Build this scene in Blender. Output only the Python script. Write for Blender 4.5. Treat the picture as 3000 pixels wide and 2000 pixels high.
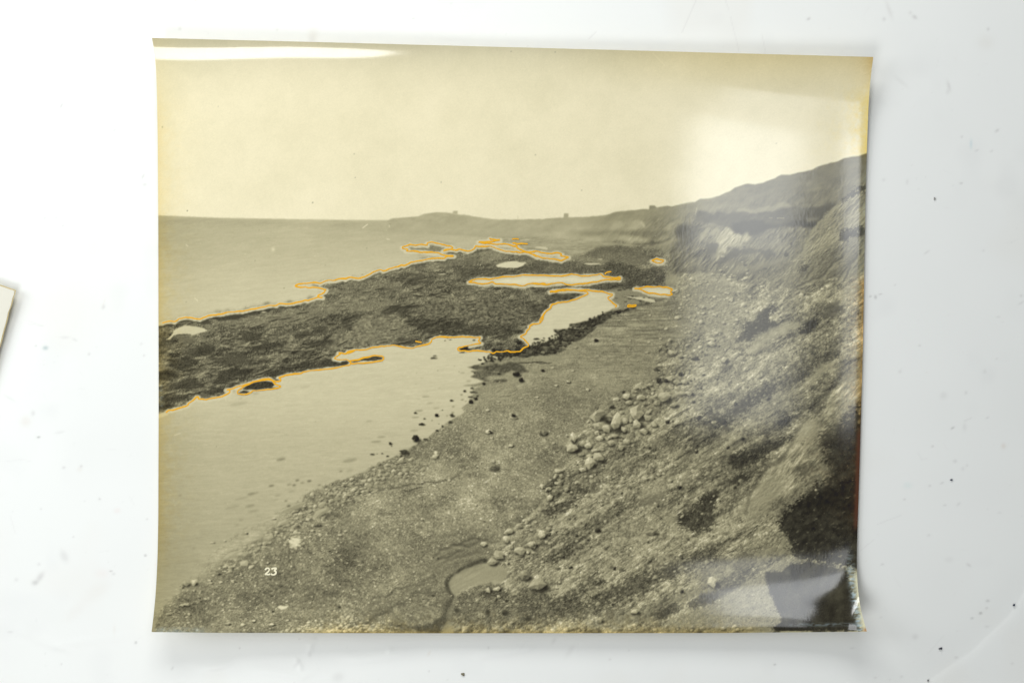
import bpy, bmesh, math
import numpy as np
for o in list(bpy.data.objects): bpy.data.objects.remove(o)
scene=bpy.context.scene
# ------------------------------------------------------------------ camera, world, lamps, exposure
KM=0.4375/3000.0            # metres on the table for one unit of the drawing
CAMH=0.4375*50.0/36.0       # camera height above the table
cam_d=bpy.data.cameras.new('camera'); cam=bpy.data.objects.new('camera',cam_d); scene.collection.objects.link(cam)
cam.location=(0,0,CAMH); cam.rotation_euler=(0,0,0)
cam_d.lens=50; cam_d.sensor_width=36; cam_d.sensor_fit='HORIZONTAL'; cam_d.clip_start=0.01; cam_d.clip_end=50
scene.camera=cam
world=bpy.data.worlds.new('World'); scene.world=world; world.use_nodes=True
bgn=world.node_tree.nodes['Background']; bgn.inputs[0].default_value=(0.93,0.97,1.0,1); bgn.inputs[1].default_value=0.185
def area(name,loc,rot,sx,sy,radiance,color=(1,1,1),shape='RECTANGLE'):
    l=bpy.data.lights.new(name,'AREA'); l.shape=shape; l.size=sx; l.size_y=sy; l.color=color
    l.energy=radiance*4.0*sx*sy*(math.pi/4 if shape=='ELLIPSE' else 1.0)
    o=bpy.data.objects.new(name,l); scene.collection.objects.link(o); o.location=loc; o.rotation_euler=[math.radians(v) for v in rot]; return o
area('key_softbox',(-0.34,-0.60,0.90),(0,0,0),0.44,0.56,7.1,(0.99,0.985,0.97),'ELLIPSE')
area('window_pane_low',(0.238,-0.001,0.90),(0,0,-3),0.115,0.17,1.8,(0.95,0.98,1.0))
area('window_pane_a',(0.243,0.171,0.90),(0,0,-3),0.115,0.17,4.0,(0.95,0.98,1.0))
area('window_pane_b',(0.345,0.215,0.90),(0,0,-26),0.07,0.16,3.0,(0.95,0.98,1.0))
area('near_lamp',(-0.15,0.55,0.40),(-58,0,0),0.50,0.24,6.9,(1.0,0.995,0.98))
area('soft_left',(-0.58,0.14,0.42),(0,-50,0),0.4,0.3,3.2,(0.97,0.99,1.0))
vs=scene.view_settings; vs.view_transform='Standard'; vs.look='None'; vs.gamma=1.0; vs.exposure=0.0; vs.use_curve_mapping=False
scene.render.engine='CYCLES'
PRINT_GAIN=1.0; PRINT_LIFT=0.011   # printed tone -> paper reflectance
# ------------------------------------------------------------------ helpers
def W(px,py,z=0.0):
    """point seen at drawing position (px,py) lying at height z above the table"""
    k=KM*(1-z/CAMH); return ((px-1500)*k,-(py-1000)*k,z)
def s2l(c):
    c=np.asarray(c,np.float32)/255.0; return np.where(c<=0.04045,c/12.92,((c+0.055)/1.055)**2.4)
def mat(name,color=(.8,.8,.8),rough=.5,spec=.5,coat=0,coat_rough=.1):
    m=bpy.data.materials.new(name); m.use_nodes=True; b=m.node_tree.nodes['Principled BSDF']
    b.inputs['Base Color'].default_value=(*color,1); b.inputs['Roughness'].default_value=rough
    b.inputs['Specular IOR Level'].default_value=spec; b.inputs['Coat Weight'].default_value=coat; b.inputs['Coat Roughness'].default_value=coat_rough
    return m,m.node_tree,b
def link(name,me,m=None,parent=None):
    o=bpy.data.objects.new(name,me); scene.collection.objects.link(o)
    if m: me.materials.append(m)
    if parent: o.parent=parent
    return o
def grid_mesh(name,X,Y,Z,smooth=True):
    h,w=X.shape; me=bpy.data.meshes.new(name); n=h*w
    co=np.stack([X,Y,Z],-1).astype(np.float32).reshape(-1); me.vertices.add(n); me.vertices.foreach_set('co',co)
    i=np.arange(n,dtype=np.int32).reshape(h,w); q=np.stack([i[1:,:-1],i[1:,1:],i[:-1,1:],i[:-1,:-1]],-1).reshape(-1)
    f=(h-1)*(w-1); me.loops.add(f*4); me.loops.foreach_set('vertex_index',q); me.polygons.add(f)
    me.polygons.foreach_set('loop_start',np.arange(f,dtype=np.int32)*4); me.polygons.foreach_set('loop_total',np.full(f,4,np.int32))
    me.update(calc_edges=True); me.polygons.foreach_set('use_smooth',np.full(f,smooth)); me.update(); return me
def vcol(me,rgb):
    a=me.color_attributes.new('tone','FLOAT_COLOR','POINT'); c=np.ones((len(me.vertices),4),np.float32); c[:,:3]=rgb.reshape(-1,3); a.data.foreach_set('color',c.reshape(-1))
def attr(nt,b):
    n=nt.nodes.new('ShaderNodeAttribute'); n.attribute_name='tone'; return n
# ------------------------------------------------------------------ the white table top
def axis(lo,hi,step,far):
    a=np.arange(lo,hi+step,step); e=np.array([40,120,300,700,1500,3000,far],float)
    return np.concatenate([(lo-e)[::-1],a,hi+e])
tx=axis(-60,3060,3.7,6000); ty=axis(-60,2060,3.7,6000)
TXX,TYY=np.meshgrid(tx.astype(np.float32),ty.astype(np.float32))
tr_=np.random.default_rng(5)
TC=np.empty(TXX.shape+(3,),np.float32); TC[:]=np.array([.846,.868,.848])
TZ=np.zeros_like(TXX)
def vnoise(seed,size,X,Y):
    r=np.random.default_rng(seed); N=128; g=r.standard_normal((N,N)).astype(np.float32); u=X/size; v=Y/size
    iu=np.floor(u).astype(int); iv=np.floor(v).astype(int); fu=u-iu; fv=v-iv; fu=fu*fu*(3-2*fu); fv=fv*fv*(3-2*fv)
    G=lambda a,b:g[(iv+b)%N,(iu+a)%N]
    return (G(0,0)*(1-fu)+G(1,0)*fu)*(1-fv)+(G(0,1)*(1-fu)+G(1,1)*fu)*fv
nz=lambda s,z:vnoise(s,z,TXX,TYY)
TC*= (1+.006*(nz(1,300)+.7*nz(2,120)))[...,None]
sm=np.clip(nz(3,230)+.5*nz(4,90)-.7,0,1.5)[...,None]; TC*=1-sm*np.array([.012,.020,.030])
sm=np.clip(nz(5,150)+.5*nz(6,50)-1.0,0,1.5)[...,None]; TC*=1-sm*np.array([.022,.022,.020])
def tbox(x0,y0,x1,y1):
    i0,i1=np.searchsorted(ty,[y0,y1]); j0,j1=np.searchsorted(tx,[x0,x1]); return slice(max(0,i0-1),i1+1),slice(max(0,j0-1),j1+1)
def spot(x,y,rx,ry,col,op,ang=0):
    r=max(rx,ry)*2.2+4; s=tbox(x-r,y-r,x+r,y+r); a=math.radians(ang); dx=TXX[s]-x; dy=TYY[s]-y
    u=(dx*math.cos(a)-dy*math.sin(a))/rx; v=(dx*math.sin(a)+dy*math.cos(a))/ry
    m=(np.exp(-(u*u+v*v)**1.2)*op*.8)[...,None]; TC[s]=TC[s]*(1-m)+np.array(col,np.float32)*m
def scuff(pts,w,col,op):
    for i in range(len(pts)-1):
        (ax,ay),(bx,by)=pts[i],pts[i+1]; s=tbox(min(ax,bx)-w*3,min(ay,by)-w*3,max(ax,bx)+w*3,max(ay,by)+w*3); dx,dy=bx-ax,by-ay
        t=np.clip(((TXX[s]-ax)*dx+(TYY[s]-ay)*dy)/(dx*dx+dy*dy+1e-6),0,1); d=np.hypot(TXX[s]-ax-t*dx,TYY[s]-ay-t*dy)
        m=(np.exp(-(d/w)**2)*op)[...,None]; TC[s]=TC[s]*(1-m)+np.array(col,np.float32)*m
def ridge(pts,w,h,one=False):
    best=None; xs=[p[0] for p in pts]; ys=[p[1] for p in pts]; s=tbox(min(xs)-w*4,min(ys)-w*4,max(xs)+w*4,max(ys)+w*4)
    D=np.full(TXX[s].shape,1e9,np.float32); E=np.zeros_like(D)
    for i in range(len(pts)-1):
        (ax,ay),(bx,by)=pts[i],pts[i+1]; dx,dy=bx-ax,by-ay
        t=np.clip(((TXX[s]-ax)*dx+(TYY[s]-ay)*dy)/(dx*dx+dy*dy+1e-6),0,1); qx=TXX[s]-ax-t*dx; qy=TYY[s]-ay-t*dy; d=np.hypot(qx,qy)
        g=(i+t)/(len(pts)-1); c=d<D; D=np.where(c,d,D); E=np.where(c,np.sin(np.pi*np.clip(g,0.02,.98))**.6,E)
    TZ[s]+=h*np.exp(-(D/w)**2)*E
# dirt, ink specks and scuffs on the table
dk=(.30,.30,.29); gy_=(.55,.55,.54); br=(.70,.64,.57); bl_=(.10,.13,.20); pk=(.80,.70,.67)
for x,y,rx,ry,c,o,a in [(120,121,4,4,gy_,.6,0),(180,310,4,10,gy_,.7,-30),(95,97,22,9,br,.35,0),(148,274,14,4,pk,.35,0),(419,517,3,8,gy_,.6,-25),(424,541,6,4,gy_,.5,0),(335,382,7,3,gy_,.5,25),(218,355,60,40,pk,.10,20),(275,430,26,22,pk,.18,0),(195,475,10,16,br,.2,0),(131,639,3,3,gy_,.6,0),(165,638,5,3,gy_,.4,0),(184,661,3,3,gy_,.6,0),
  (303,899,5,7,gy_,.6,-20),(305,885,2,12,br,.3,-20),(133,1019,8,6,(.30,.42,.43),.75,0),(105,1013,3,3,gy_,.7,0),(190,988,14,4,gy_,.35,0),(219,995,8,3,gy_,.5,-30),(261,1037,4,4,gy_,.6,0),(97,1210,6,8,gy_,.5,0),(75,1234,16,16,br,.35,0),(28,1166,20,4,gy_,.25,-30),(113,1280,5,3,dk,.8,0),(175,1266,14,4,gy_,.3,10),(422,1041,3,3,gy_,.7,0),(414,1007,4,4,gy_,.4,0),
  (187,1369,5,4,gy_,.6,0),(238,1365,4,4,gy_,.7,0),(233,1374,8,8,br,.25,0),(292,1461,4,3,gy_,.8,-30),(120,1490,3,3,gy_,.5,0),(343,1495,10,8,pk,.35,0),(431,1520,3,3,gy_,.6,0),(215,1572,3,3,gy_,.6,0),(188,1628,11,18,gy_,.45,25),(117,1690,8,18,gy_,.65,-35),(102,1706,9,7,dk,.45,0),(114,1652,5,5,gy_,.4,0),(48,1697,6,6,gy_,.35,0),(426,1626,4,3,dk,.75,-20),(325,1672,5,2.5,dk,.6,-10),(333,1680,5,4,gy_,.5,0),(300,1678,22,14,pk,.25,0),(285,1730,46,22,br,.16,35),(220,1790,40,18,br,.14,40),(398,1881,4,4,dk,.6,0),(335,1843,4,16,br,.2,0),(505,1956,3,6,gy_,.6,-30),(180,1944,3,3,gy_,.6,0),(30,1850,8,3,gy_,.45,0),(456,1652,3,3,pk,.5,0),
  (918,101,16,22,(.72,.70,.64),.45,0),(914,115,10,12,gy_,.25,0),(527,85,5,5,gy_,.5,0),(573,2,5,4,gy_,.6,0),(545,30,14,14,br,.22,0),(590,35,3,8,gy_,.5,0),(812,88,4,4,gy_,.4,0),(1211,55,4,2.5,gy_,.5,0),(1322,11,4,3,gy_,.3,0),
  (2369,56,6,4,gy_,.8,30),(2605,30,6,26,(.66,.66,.64),.5,20),(2590,57,5,6,gy_,.5,0),(2680,51,8,5,gy_,.75,-35),(2667,38,5,5,gy_,.4,0),(2895,86,4,5,gy_,.6,0),(2888,125,26,22,(.74,.73,.68),.35,0),(2780,253,5,16,gy_,.5,15),(2776,270,5,8,gy_,.3,0),(2640,240,26,6,gy_,.2,-40),(2921,383,7,4,gy_,.7,40),(2818,401,4,4,gy_,.5,0),(2845,422,4,14,(.45,.62,.68),.5,0),(2862,441,6,3,gy_,.5,20),(2905,443,5,3,gy_,.5,30),(2816,537,5,3,gy_,.8,0),
  (2589,527,5,5,gy_,.35,0),(2658,533,4,8,gy_,.35,0),(2715,739,9,3,gy_,.5,35),(2550,868,4,3,dk,.55,0),(2565,870,4,6,dk,.6,10),(2579,862,6,2.5,gy_,.8,10),(2622,835,3,3,gy_,.5,0),(2694,1012,4,3,gy_,.6,0),(2885,1088,5,6,gy_,.35,0),(2637,1088,5,5,gy_,.4,0),(2764,1158,10,10,gy_,.3,0),(2830,1150,4,5,gy_,.5,0),(2992,866,5,4,gy_,.5,0),(2992,887,9,3,gy_,.45,30),(2881,734,4,3,gy_,.4,0),(2920,1051,3,3,gy_,.4,0),(2925,928,6,3,gy_,.4,0),
  (2791,1253,6,3,dk,.6,30),(2826,1250,6,12,gy_,.3,0),(2893,1223,5,3,gy_,.5,20),(2732,1307,4,3,gy_,.7,0),(2798,1350,6,5,gy_,.5,0),(2940,1306,7,8,br,.55,0),(2821,1372,5,6,gy_,.3,0),(2833,1363,4,4,gy_,.35,0),(2760,1414,6,3,gy_,.6,25),(2724,1422,4,3,gy_,.6,0),(2659,1421,14,10,(.60,.76,.74),.3,0),(2650,1462,4,3,gy_,.6,0),(2768,1479,5,3,gy_,.55,10),(2808,1476,7,4,gy_,.4,40),(2721,1567,5,4,gy_,.4,0),(2585,1652,5,3,gy_,.6,0),(2838,1654,8,4,gy_,.55,-35),(2780,1638,12,8,gy_,.2,0),(2894,1759,6,4,dk,.45,0),(2891,1780,5,3,gy_,.6,0),(2873,1795,5,4,dk,.7,0),(2848,1810,5,3,dk,.5,0),(2892,1834,7,4,gy_,.35,0),(2681,1864,9,8,gy_,.4,0),(2802,1925,6,4,gy_,.5,0),(2497,1897,7,3,gy_,.4,0),(2641,1981,5,4,gy_,.4,0),(2928,1501,6,3,gy_,.3,0),(2581,1807,4,3,gy_,.4,0),(2564,1984,5,3,gy_,.5,0),(2966,1942,5,4,gy_,.35,0),
  (907,1914,6,10,gy_,.45,0),(990,1982,18,14,gy_,.35,10),(1257,1912,4,9,br,.35,-30),(1257,1965,3,3,gy_,.7,0),(1431,1896,3,4,gy_,.5,0),(1622,1876,6,12,gy_,.3,-30),(1670,1905,8,22,gy_,.25,-35),(1787,1930,4,4,gy_,.5,0),(2270,1945,4,3,dk,.6,0),(702,1897,3,3,gy_,.7,0),(877,1870,3,2,gy_,.7,0),(870,1942,6,14,gy_,.35,-35),(1843,1904,3,3,gy_,.4,0)]:
    spot(x,y,rx,ry,c,o,a)
for p,w,o in [([(1998,96),(2040,0)],1.8,.30),([(2140,50),(2165,150)],1.8,.2),([(2125,0),(2135,30)],2,.2),([(2232,100),(2243,155)],1.6,.2),([(1725,115),(1745,95)],2,.3),([(80,948),(128,955)],1.6,.2),([(85,940),(125,955)],2,.18),([(300,330),(302,420)],1.5,.14),([(270,360),(330,425)],1.5,.14),([(2520,1612),(2560,1580)],1.8,.2),([(2570,1535),(2640,1508)],1.8,.2),([(2825,1233),(2846,1224)],2,.3),([(2690,1325),(2700,1345),(2715,1343)],2,.15),([(20,1350),(60,1345),(90,1350)],2,.12),([(30,1510),(45,1560)],2,.16),([(2720,1912),(2765,1860)],2,.12),([(2620,1690),(2640,1720)],2,.1)]:
    scuff(p,w,(.6,.6,.59),o)
for _ in range(260):
    x,y=tr_.uniform(0,3000),tr_.uniform(0,2000); q=tr_.random()
    spot(x,y,tr_.uniform(1.6,3.4),tr_.uniform(1.6,3),gy_ if q<.8 else br,tr_.uniform(.08,.34),tr_.uniform(0,90))
for _ in range(150):
    x,y=tr_.uniform(0,3000),tr_.uniform(0,2000); a=tr_.uniform(0,6.3); l=tr_.uniform(8,34)
    scuff([(x,y),(x+l*math.cos(a),y+l*math.sin(a))],1.6,gy_,tr_.uniform(.03,.10))
# low wrinkles pressed into the sheet that covers the table
f0=lambda p:(p[0]/2.24,1300+p[1]/2.24); f1=lambda p:(600+p[0]/1.3067,1800+p[1]/1.3067); f2=lambda p:(2400+p[0]/1.96,1200+p[1]/1.96)
MMW=KM*1.0
ridge([f0(p) for p in [(60,1190),(200,1255),(370,1330),(500,1300),(700,1275),(920,1255)]],13,.00028)
ridge([f0(p) for p in [(350,1310),(400,1340),(500,1365)]],9,.00018)
ridge([f0(p) for p in [(1540,1410),(1480,1455),(1400,1470),(1340,1465)]],9,.00022)
for P,w,h in [([(430,85),(405,110),(400,150)],9,.0003),([(345,165),(362,190),(370,220)],8,.0003),([(180,215),(240,215),(300,225),(370,238),(430,212)],11,.00028),([(520,160),(600,170),(690,162),(780,150)],13,.0003),([(715,120),(700,148)],8,.0002),([(1030,165),(1080,150),(1150,142),(1240,125),(1260,105)],12,.00026),([(-20,205),(50,195),(90,178)],10,.00022),([(1140,120),(1240,100)],10,.0001)]:
    ridge([f1(p) for p in P],w,h)
# a shallow step curving across the near right corner
arc=[f2(p) for p in [(1176,1040),(1150,1090),(1090,1180),(1000,1265),(870,1390),(720,1490),(600,1575),(540,1610)]]
D=np.full(TXX.shape,1e9,np.float32); SG=np.zeros_like(D)
for i in range(len(arc)-1):
    (ax,ay),(bx,by)=arc[i],arc[i+1]; dx,dy=bx-ax,by-ay
    t=np.clip(((TXX-ax)*dx+(TYY-ay)*dy)/(dx*dx+dy*dy),0,1); d=np.hypot(TXX-ax-t*dx,TYY-ay-t*dy); c=d<D; D=np.where(c,d,D); SG=np.where(c,np.sign((TXX-ax)*dy-(TYY-ay)*dx),SG)
TZ-=.00030*np.exp(-(np.maximum(-SG*D,0)/60)**2)*np.exp(-np.maximum(SG*D,0)/14)
TX_,TY_=(TXX-1500)*KM,-(TYY-1000)*KM
tme=grid_mesh('table_top',TX_,TY_,TZ-.0); vcol(tme,TC)
tm_,nt,b=mat('white_laminate',rough=.42,spec=.35); a=attr(nt,b); nt.links.new(a.outputs['Color'],b.inputs['Base Color'])
n=nt.nodes.new('ShaderNodeTexNoise'); n.inputs['Scale'].default_value=900; n.inputs['Detail'].default_value=4
tc=nt.nodes.new('ShaderNodeTexCoord'); nt.links.new(tc.outputs['Object'],n.inputs['Vector'])
bp=nt.nodes.new('ShaderNodeBump'); bp.inputs['Strength'].default_value=.06; bp.inputs['Distance'].default_value=.0004; nt.links.new(n.outputs['Fac'],bp.inputs['Height']); nt.links.new(bp.outputs['Normal'],b.inputs['Normal'])
table=link('table_top',tme,tm_); table['kind']='structure'; table['label']='scuffed white table top under the old print'
# ---- PAINT BEGIN : the picture printed on the old photograph, drawn with numpy ----
SX0, SY0, SX1, SY1 = 430, 96, 2582, 1864        # drawing area (1 unit = 0.1458 mm on the table)
SC = 0.5
CW, CH = int((SX1-SX0)*SC), int((SY1-SY0)*SC)
rng = np.random.default_rng(23)
yy, xx = np.mgrid[0:CH, 0:CW].astype(np.float32)
PX = xx/SC + SX0 + 0.5/SC
PY = yy/SC + SY0 + 0.5/SC
K4 = 3.92; K5 = 2.7033
def fr(o, pts):
    ox, oy, s = o
    return [(ox+p[0]/s, oy+p[1]/s) for p in pts]
c4=(440,590,K4); c5=(1000,590,K4); c6=(1560,590,K4); c7=(2000,440,K4); c8=(2100,790,K4)
d1=(440,940,K4); d2=(1000,940,K4); d3=(1560,940,K4); d4=(2050,1140,4.238)
d5=(440,1300,K5); d6=(1000,1300,K5); d7=(1500,1300,K5); d8=(2050,1400,3.267)

gx=lambda a,s: (np.roll(a,-s,1)-np.roll(a,s,1)); gy=lambda a,s:(np.roll(a,-s,0)-np.roll(a,s,0))
_fy = np.fft.fftfreq(CH)[:,None].astype(np.float32); _fx = np.fft.rfftfreq(CW)[None,:].astype(np.float32)
def snoise(seed, size, aspect=1.0, ang=0.0, power=1.0, lo=None):
    """band limited noise, unit variance; size = feature size in source units, aspect stretches along ang (deg, up-right)"""
    r = np.random.default_rng(seed)
    w = np.fft.rfft2(r.standard_normal((CH,CW)).astype(np.float32))
    a = math.radians(-ang); ca, sa = math.cos(a), math.sin(a)
    u = _fx*ca+_fy*sa; v = -_fx*sa+_fy*ca
    k = np.sqrt((u*aspect)**2+v**2)*(size*SC)
    f = 1.0/(1.0+k**2)**power
    if lo: f = f*(1-np.exp(-(k*lo)**2))
    n = np.fft.irfft2(w*f, s=(CH,CW)).astype(np.float32)
    n -= n.mean(); return n/(n.std()+1e-9)
def gblur(a, s):
    """gaussian blur, s in canvas px"""
    k = max(1,int(s*3)); g = np.exp(-0.5*(np.arange(-k,k+1)/max(s,1e-3))**2); g/=g.sum()
    p = np.pad(a,((k,k),(0,0)),mode='edge'); o = sum(g[i]*p[i:i+a.shape[0]] for i in range(2*k+1))
    p = np.pad(o,((0,0),(k,k)),mode='edge'); return sum(g[i]*p[:,i:i+a.shape[1]] for i in range(2*k+1))
def roughen(poly, amp, step=9.0, seed=0, closed=True):
    r = np.random.default_rng(seed+len(poly)); out=[]
    n=len(poly)
    for i in range(n if closed else n-1):
        a=np.array(poly[i],float); b=np.array(poly[(i+1)%n],float)
        L=np.hypot(*(b-a)); m=max(1,int(L/step)); pts=[a,b]; am=amp*min(1,L/40)
        lev=int(math.ceil(math.log2(m))) if m>1 else 0
        for _ in range(lev):
            q=[]
            for j in range(len(pts)-1):
                p0,p1=pts[j],pts[j+1]; d=p1-p0; l=np.hypot(*d)+1e-6
                q+= [p0,(p0+p1)/2+np.array([-d[1],d[0]])/l*r.normal()*min(am,l*0.25)]
            pts=q+[pts[-1]]; am*=0.65
        out+= [tuple(p) for p in pts[:-1]]
    if not closed: out.append(tuple(poly[-1]))
    return out
def pmask(poly, blur=0.0):
    """antialiased polygon mask -> (y0,y1,x0,x1,mask)"""
    P=np.array(poly,float); P=(P-[SX0,SY0])*SC
    pad=int(blur*3*SC)+2
    x0=max(0,int(P[:,0].min())-pad); x1=min(CW,int(P[:,0].max())+pad+1)
    y0=max(0,int(P[:,1].min())-pad); y1=min(CH,int(P[:,1].max())+pad+1)
    if x1-x0<1 or y1-y0<1: return None
    S=3; W=(x1-x0)*S; H=(y1-y0)*S
    tog=np.zeros((H,W+1),np.uint8)
    Q=(P-[x0,y0])*S
    for i in range(len(Q)):
        ax,ay=Q[i]; bx,by=Q[(i+1)%len(Q)]
        if ay==by: continue
        if ay>by: ax,ay,bx,by=bx,by,ax,ay
        r0=max(0,int(math.ceil(ay-0.5))); r1=min(H-1,int(math.ceil(by-0.5))-1)
        if r1<r0: continue
        rows=np.arange(r0,r1+1); xs=ax+(rows+0.5-ay)*(bx-ax)/(by-ay)
        np.bitwise_xor.at(tog,(rows,np.clip(np.ceil(xs-0.5),0,W).astype(int)),1)
    m=np.bitwise_xor.accumulate(tog,axis=1)[:,:W].reshape(y1-y0,S,x1-x0,S).mean((1,3)).astype(np.float32)
    if blur>0: m=gblur(m,blur*SC)
    return y0,y1,x0,x1,m
T=np.zeros((CH,CW),np.float32)
def put(poly, val, op=1.0, blur=0.0, rough=0.0, seed=0, add=False):
    if rough>0: poly=roughen(poly,rough,seed=seed)
    r=pmask(poly,blur)
    if r is None: return
    y0,y1,x0,x1,m=r; m=m*op
    v=val[y0:y1,x0:x1] if isinstance(val,np.ndarray) else val
    if add: T[y0:y1,x0:x1]+=v*m
    else: T[y0:y1,x0:x1]=T[y0:y1,x0:x1]*(1-m)+v*m
def full(poly, blur=0.0, rough=0.0, seed=0):
    if rough>0: poly=roughen(poly,rough,seed=seed)
    M=np.zeros((CH,CW),np.float32); r=pmask(poly,blur)
    if r: M[r[0]:r[1],r[2]:r[3]]=r[4]
    return M
def line(pts, w, val, op=1.0, tgt=None, soft=0.7):
    A=T if tgt is None else tgt
    for i in range(len(pts)-1):
        ax,ay=pts[i]; bx,by=pts[i+1]; pd=w+3
        x0=max(0,int((min(ax,bx)-pd-SX0)*SC)); x1=min(CW,int((max(ax,bx)+pd-SX0)*SC)+2)
        y0=max(0,int((min(ay,by)-pd-SY0)*SC)); y1=min(CH,int((max(ay,by)+pd-SY0)*SC)+2)
        if x1<=x0 or y1<=y0: continue
        X=PX[y0:y1,x0:x1]; Y=PY[y0:y1,x0:x1]; dx,dy=bx-ax,by-ay
        t=np.clip(((X-ax)*dx+(Y-ay)*dy)/(dx*dx+dy*dy+1e-6),0,1)
        d=np.hypot(X-ax-t*dx,Y-ay-t*dy)
        m=np.clip((w/2-d)/(2*soft)+0.5,0,1)*op
        A[y0:y1,x0:x1]=A[y0:y1,x0:x1]*(1-m)+val*m
def ell(cx,cy,rx,ry,val,op=1.0,blur=1.0,ang=0):
    a=np.linspace(0,2*math.pi,17)[:-1]; c,s=math.cos(math.radians(-ang)),math.sin(math.radians(-ang))
    put([(cx+rx*math.cos(t)*c-ry*math.sin(t)*s, cy+rx*math.cos(t)*s+ry*math.sin(t)*c) for t in a],val,op,blur)
def stone(cx,cy,rx,ry,tone,ang=0.0,shadow=0.6,spread=26,seed=None,soft=0.8):
    r=np.random.default_rng(int(cx*7+cy*13) if seed is None else seed)
    n=r.integers(5,8); a=np.sort((np.arange(n)+r.uniform(-.42,.42,n))/n*2*math.pi); q=r.uniform(.62,1.18,n)
    c,s=math.cos(math.radians(-ang)),math.sin(math.radians(-ang))
    def tr(px,py): return (cx+px*c-py*s, cy+px*s+py*c)
    body=[(rx*q[i]*math.cos(a[i]), ry*q[i]*math.sin(a[i])) for i in range(n)]
    if shadow>0: ell(cx+rx*.30,cy+ry*.55,rx*1.0,ry*.62,38,shadow,blur=max(1.2,min(rx,ry)*.22))
    if min(rx,ry)<4.5:
        put([tr(*p) for p in body],tone-spread*.55,1,soft)
        put([tr(p[0]*.80-rx*.13,p[1]*.66-ry*.26) for p in body],tone+spread*.35,.9,soft); return
    put([tr(*p) for p in body],tone-spread*.9,1,soft)
    cxp,cyp=r.uniform(-.28,.28)*rx,r.uniform(-.35,.1)*ry; hub=[(cxp+p[0]*r.uniform(.18,.58),cyp+p[1]*r.uniform(.15,.5)) for p in body]
    for i in range(n):
        p0,p1=body[i],body[(i+1)%n]; nx,ny=(p1[1]-p0[1])/ry,-(p1[0]-p0[0])/rx; l=math.hypot(nx,ny)+1e-6
        v=tone-6+spread*(1.5*(-.5*nx-.85*ny)/l+r.uniform(-.4,.4))
        put([tr(*p0),tr(*p1),tr(*hub[(i+1)%n]),tr(*hub[i])],v,.92,.45)
    put([tr(*p) for p in hub],tone+spread*r.uniform(.25,.7),.95,.5)
    for _ in range(int(min(14,rx*ry/22))):
        x,y=r.uniform(-.7,.7)*rx,r.uniform(-.7,.7)*ry; ell(*tr(x,y),r.uniform(1,4),r.uniform(.8,2.2),tone+r.normal()*spread*.9,.45,.7,ang=r.uniform(0,90))
def worley(U,V,seed):
    """jittered cells -> F1, F2-F1, id, dx, dy"""
    r=np.random.default_rng(seed); N=256
    jx=r.random((N,N),np.float32)*.8+.1; jy=r.random((N,N),np.float32)*.8+.1; idt=r.random((N,N),np.float32)
    iu=np.floor(U).astype(np.int32); iv=np.floor(V).astype(np.int32)
    F1=np.full(U.shape,9,np.float32); F2=F1.copy(); ID=np.zeros_like(F1); DX=ID.copy(); DY=ID.copy()
    for a in (-1,0,1):
        for b in (-1,0,1):
            cu=iu+a; cv=iv+b; m=(cv%N,cu%N)
            dx=U-(cu+jx[m]); dy=V-(cv+jy[m]); d=np.hypot(dx,dy)
            c=d<F1; F2=np.where(c,F1,np.minimum(F2,d))
            ID=np.where(c,idt[m],ID); DX=np.where(c,dx,DX); DY=np.where(c,dy,DY); F1=np.where(c,d,F1)
    return F1,F2-F1,ID,DX,DY
def sst(a,b,x):
    t=np.clip((x-a)/(b-a),0,1); return t*t*(3-2*t)
def lerp(a,b,t): return a+(b-a)*t
# --------------------------------------------------------------- outlines
horizon = fr(c4,[(60,160),(92,162),(800,190),(1700,205),(2352,215)])+fr(c5,[(560,217)])
shore = fr(c4,[(60,1402),(92,1400),(140,1395),(210,1375),(280,1382),(330,1345),(400,1328),(470,1332),(510,1345),(570,1352),(620,1330),(700,1305),(840,1288),(940,1268),(1000,1262),(1060,1262),(1150,1238),(1260,1218),(1380,1192),(1450,1195),(1480,1172),(1560,1178),(1650,1168),(1720,1152),(1780,1130),(1810,1140),(1880,1115),(1920,1100),(1985,1103),(1920,1090),(1935,1072),(2010,1035),(2000,1020),(2025,1015),(1960,998),(1900,988),(1720,985),(1660,970),(1700,948),(1760,940),(1840,935),(1910,930),(1950,942),(2015,912),(2100,910),(2230,880),(2245,890),(2290,868)])+fr(c5,[(0,885),(30,882),(45,895),(100,868),(150,878),(200,885),(290,850),(360,812),(400,798),(450,780),(480,800),(560,770),(650,750),(690,728),(720,738),(800,695),(900,680),(1000,660),(1100,650),(1180,655),(1210,630),(1295,628),(1200,620),(1140,605),(1120,590),(1000,585),(850,572),(740,570),(770,550),(700,540),(695,525),(750,510),(790,492),(850,505),(950,498),(990,505),(980,480),(1030,465),(1090,480),(1160,495),(1260,515),(1285,530),(1270,545),(1200,550),(1165,568),(1250,548),(1320,562),(1355,545),(1400,560),(1455,572),(1500,560),(1530,540),(1540,510),(1580,520),(1640,518),(1710,512),(1760,530),(1830,555),(1950,575),(2050,588),(2100,578),(2150,590),(2190,605),(2250,640)])+fr(c6,[(0,605),(100,645),(200,660),(280,668),(330,682),(370,660),(420,640),(315,625),(340,605),(290,588),(200,598),(130,590),(0,572)])+fr(c5,[(2230,580),(2100,572),(2080,560),(2010,525),(2020,505),(1900,490),(1780,495),(1640,485),(1570,465),(1780,450),(1830,440),(1700,432),(1710,420)])
headfoot = fr(c5,[(1600,410),(1300,390),(900,370),(500,345),(200,325),(100,318)])
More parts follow.
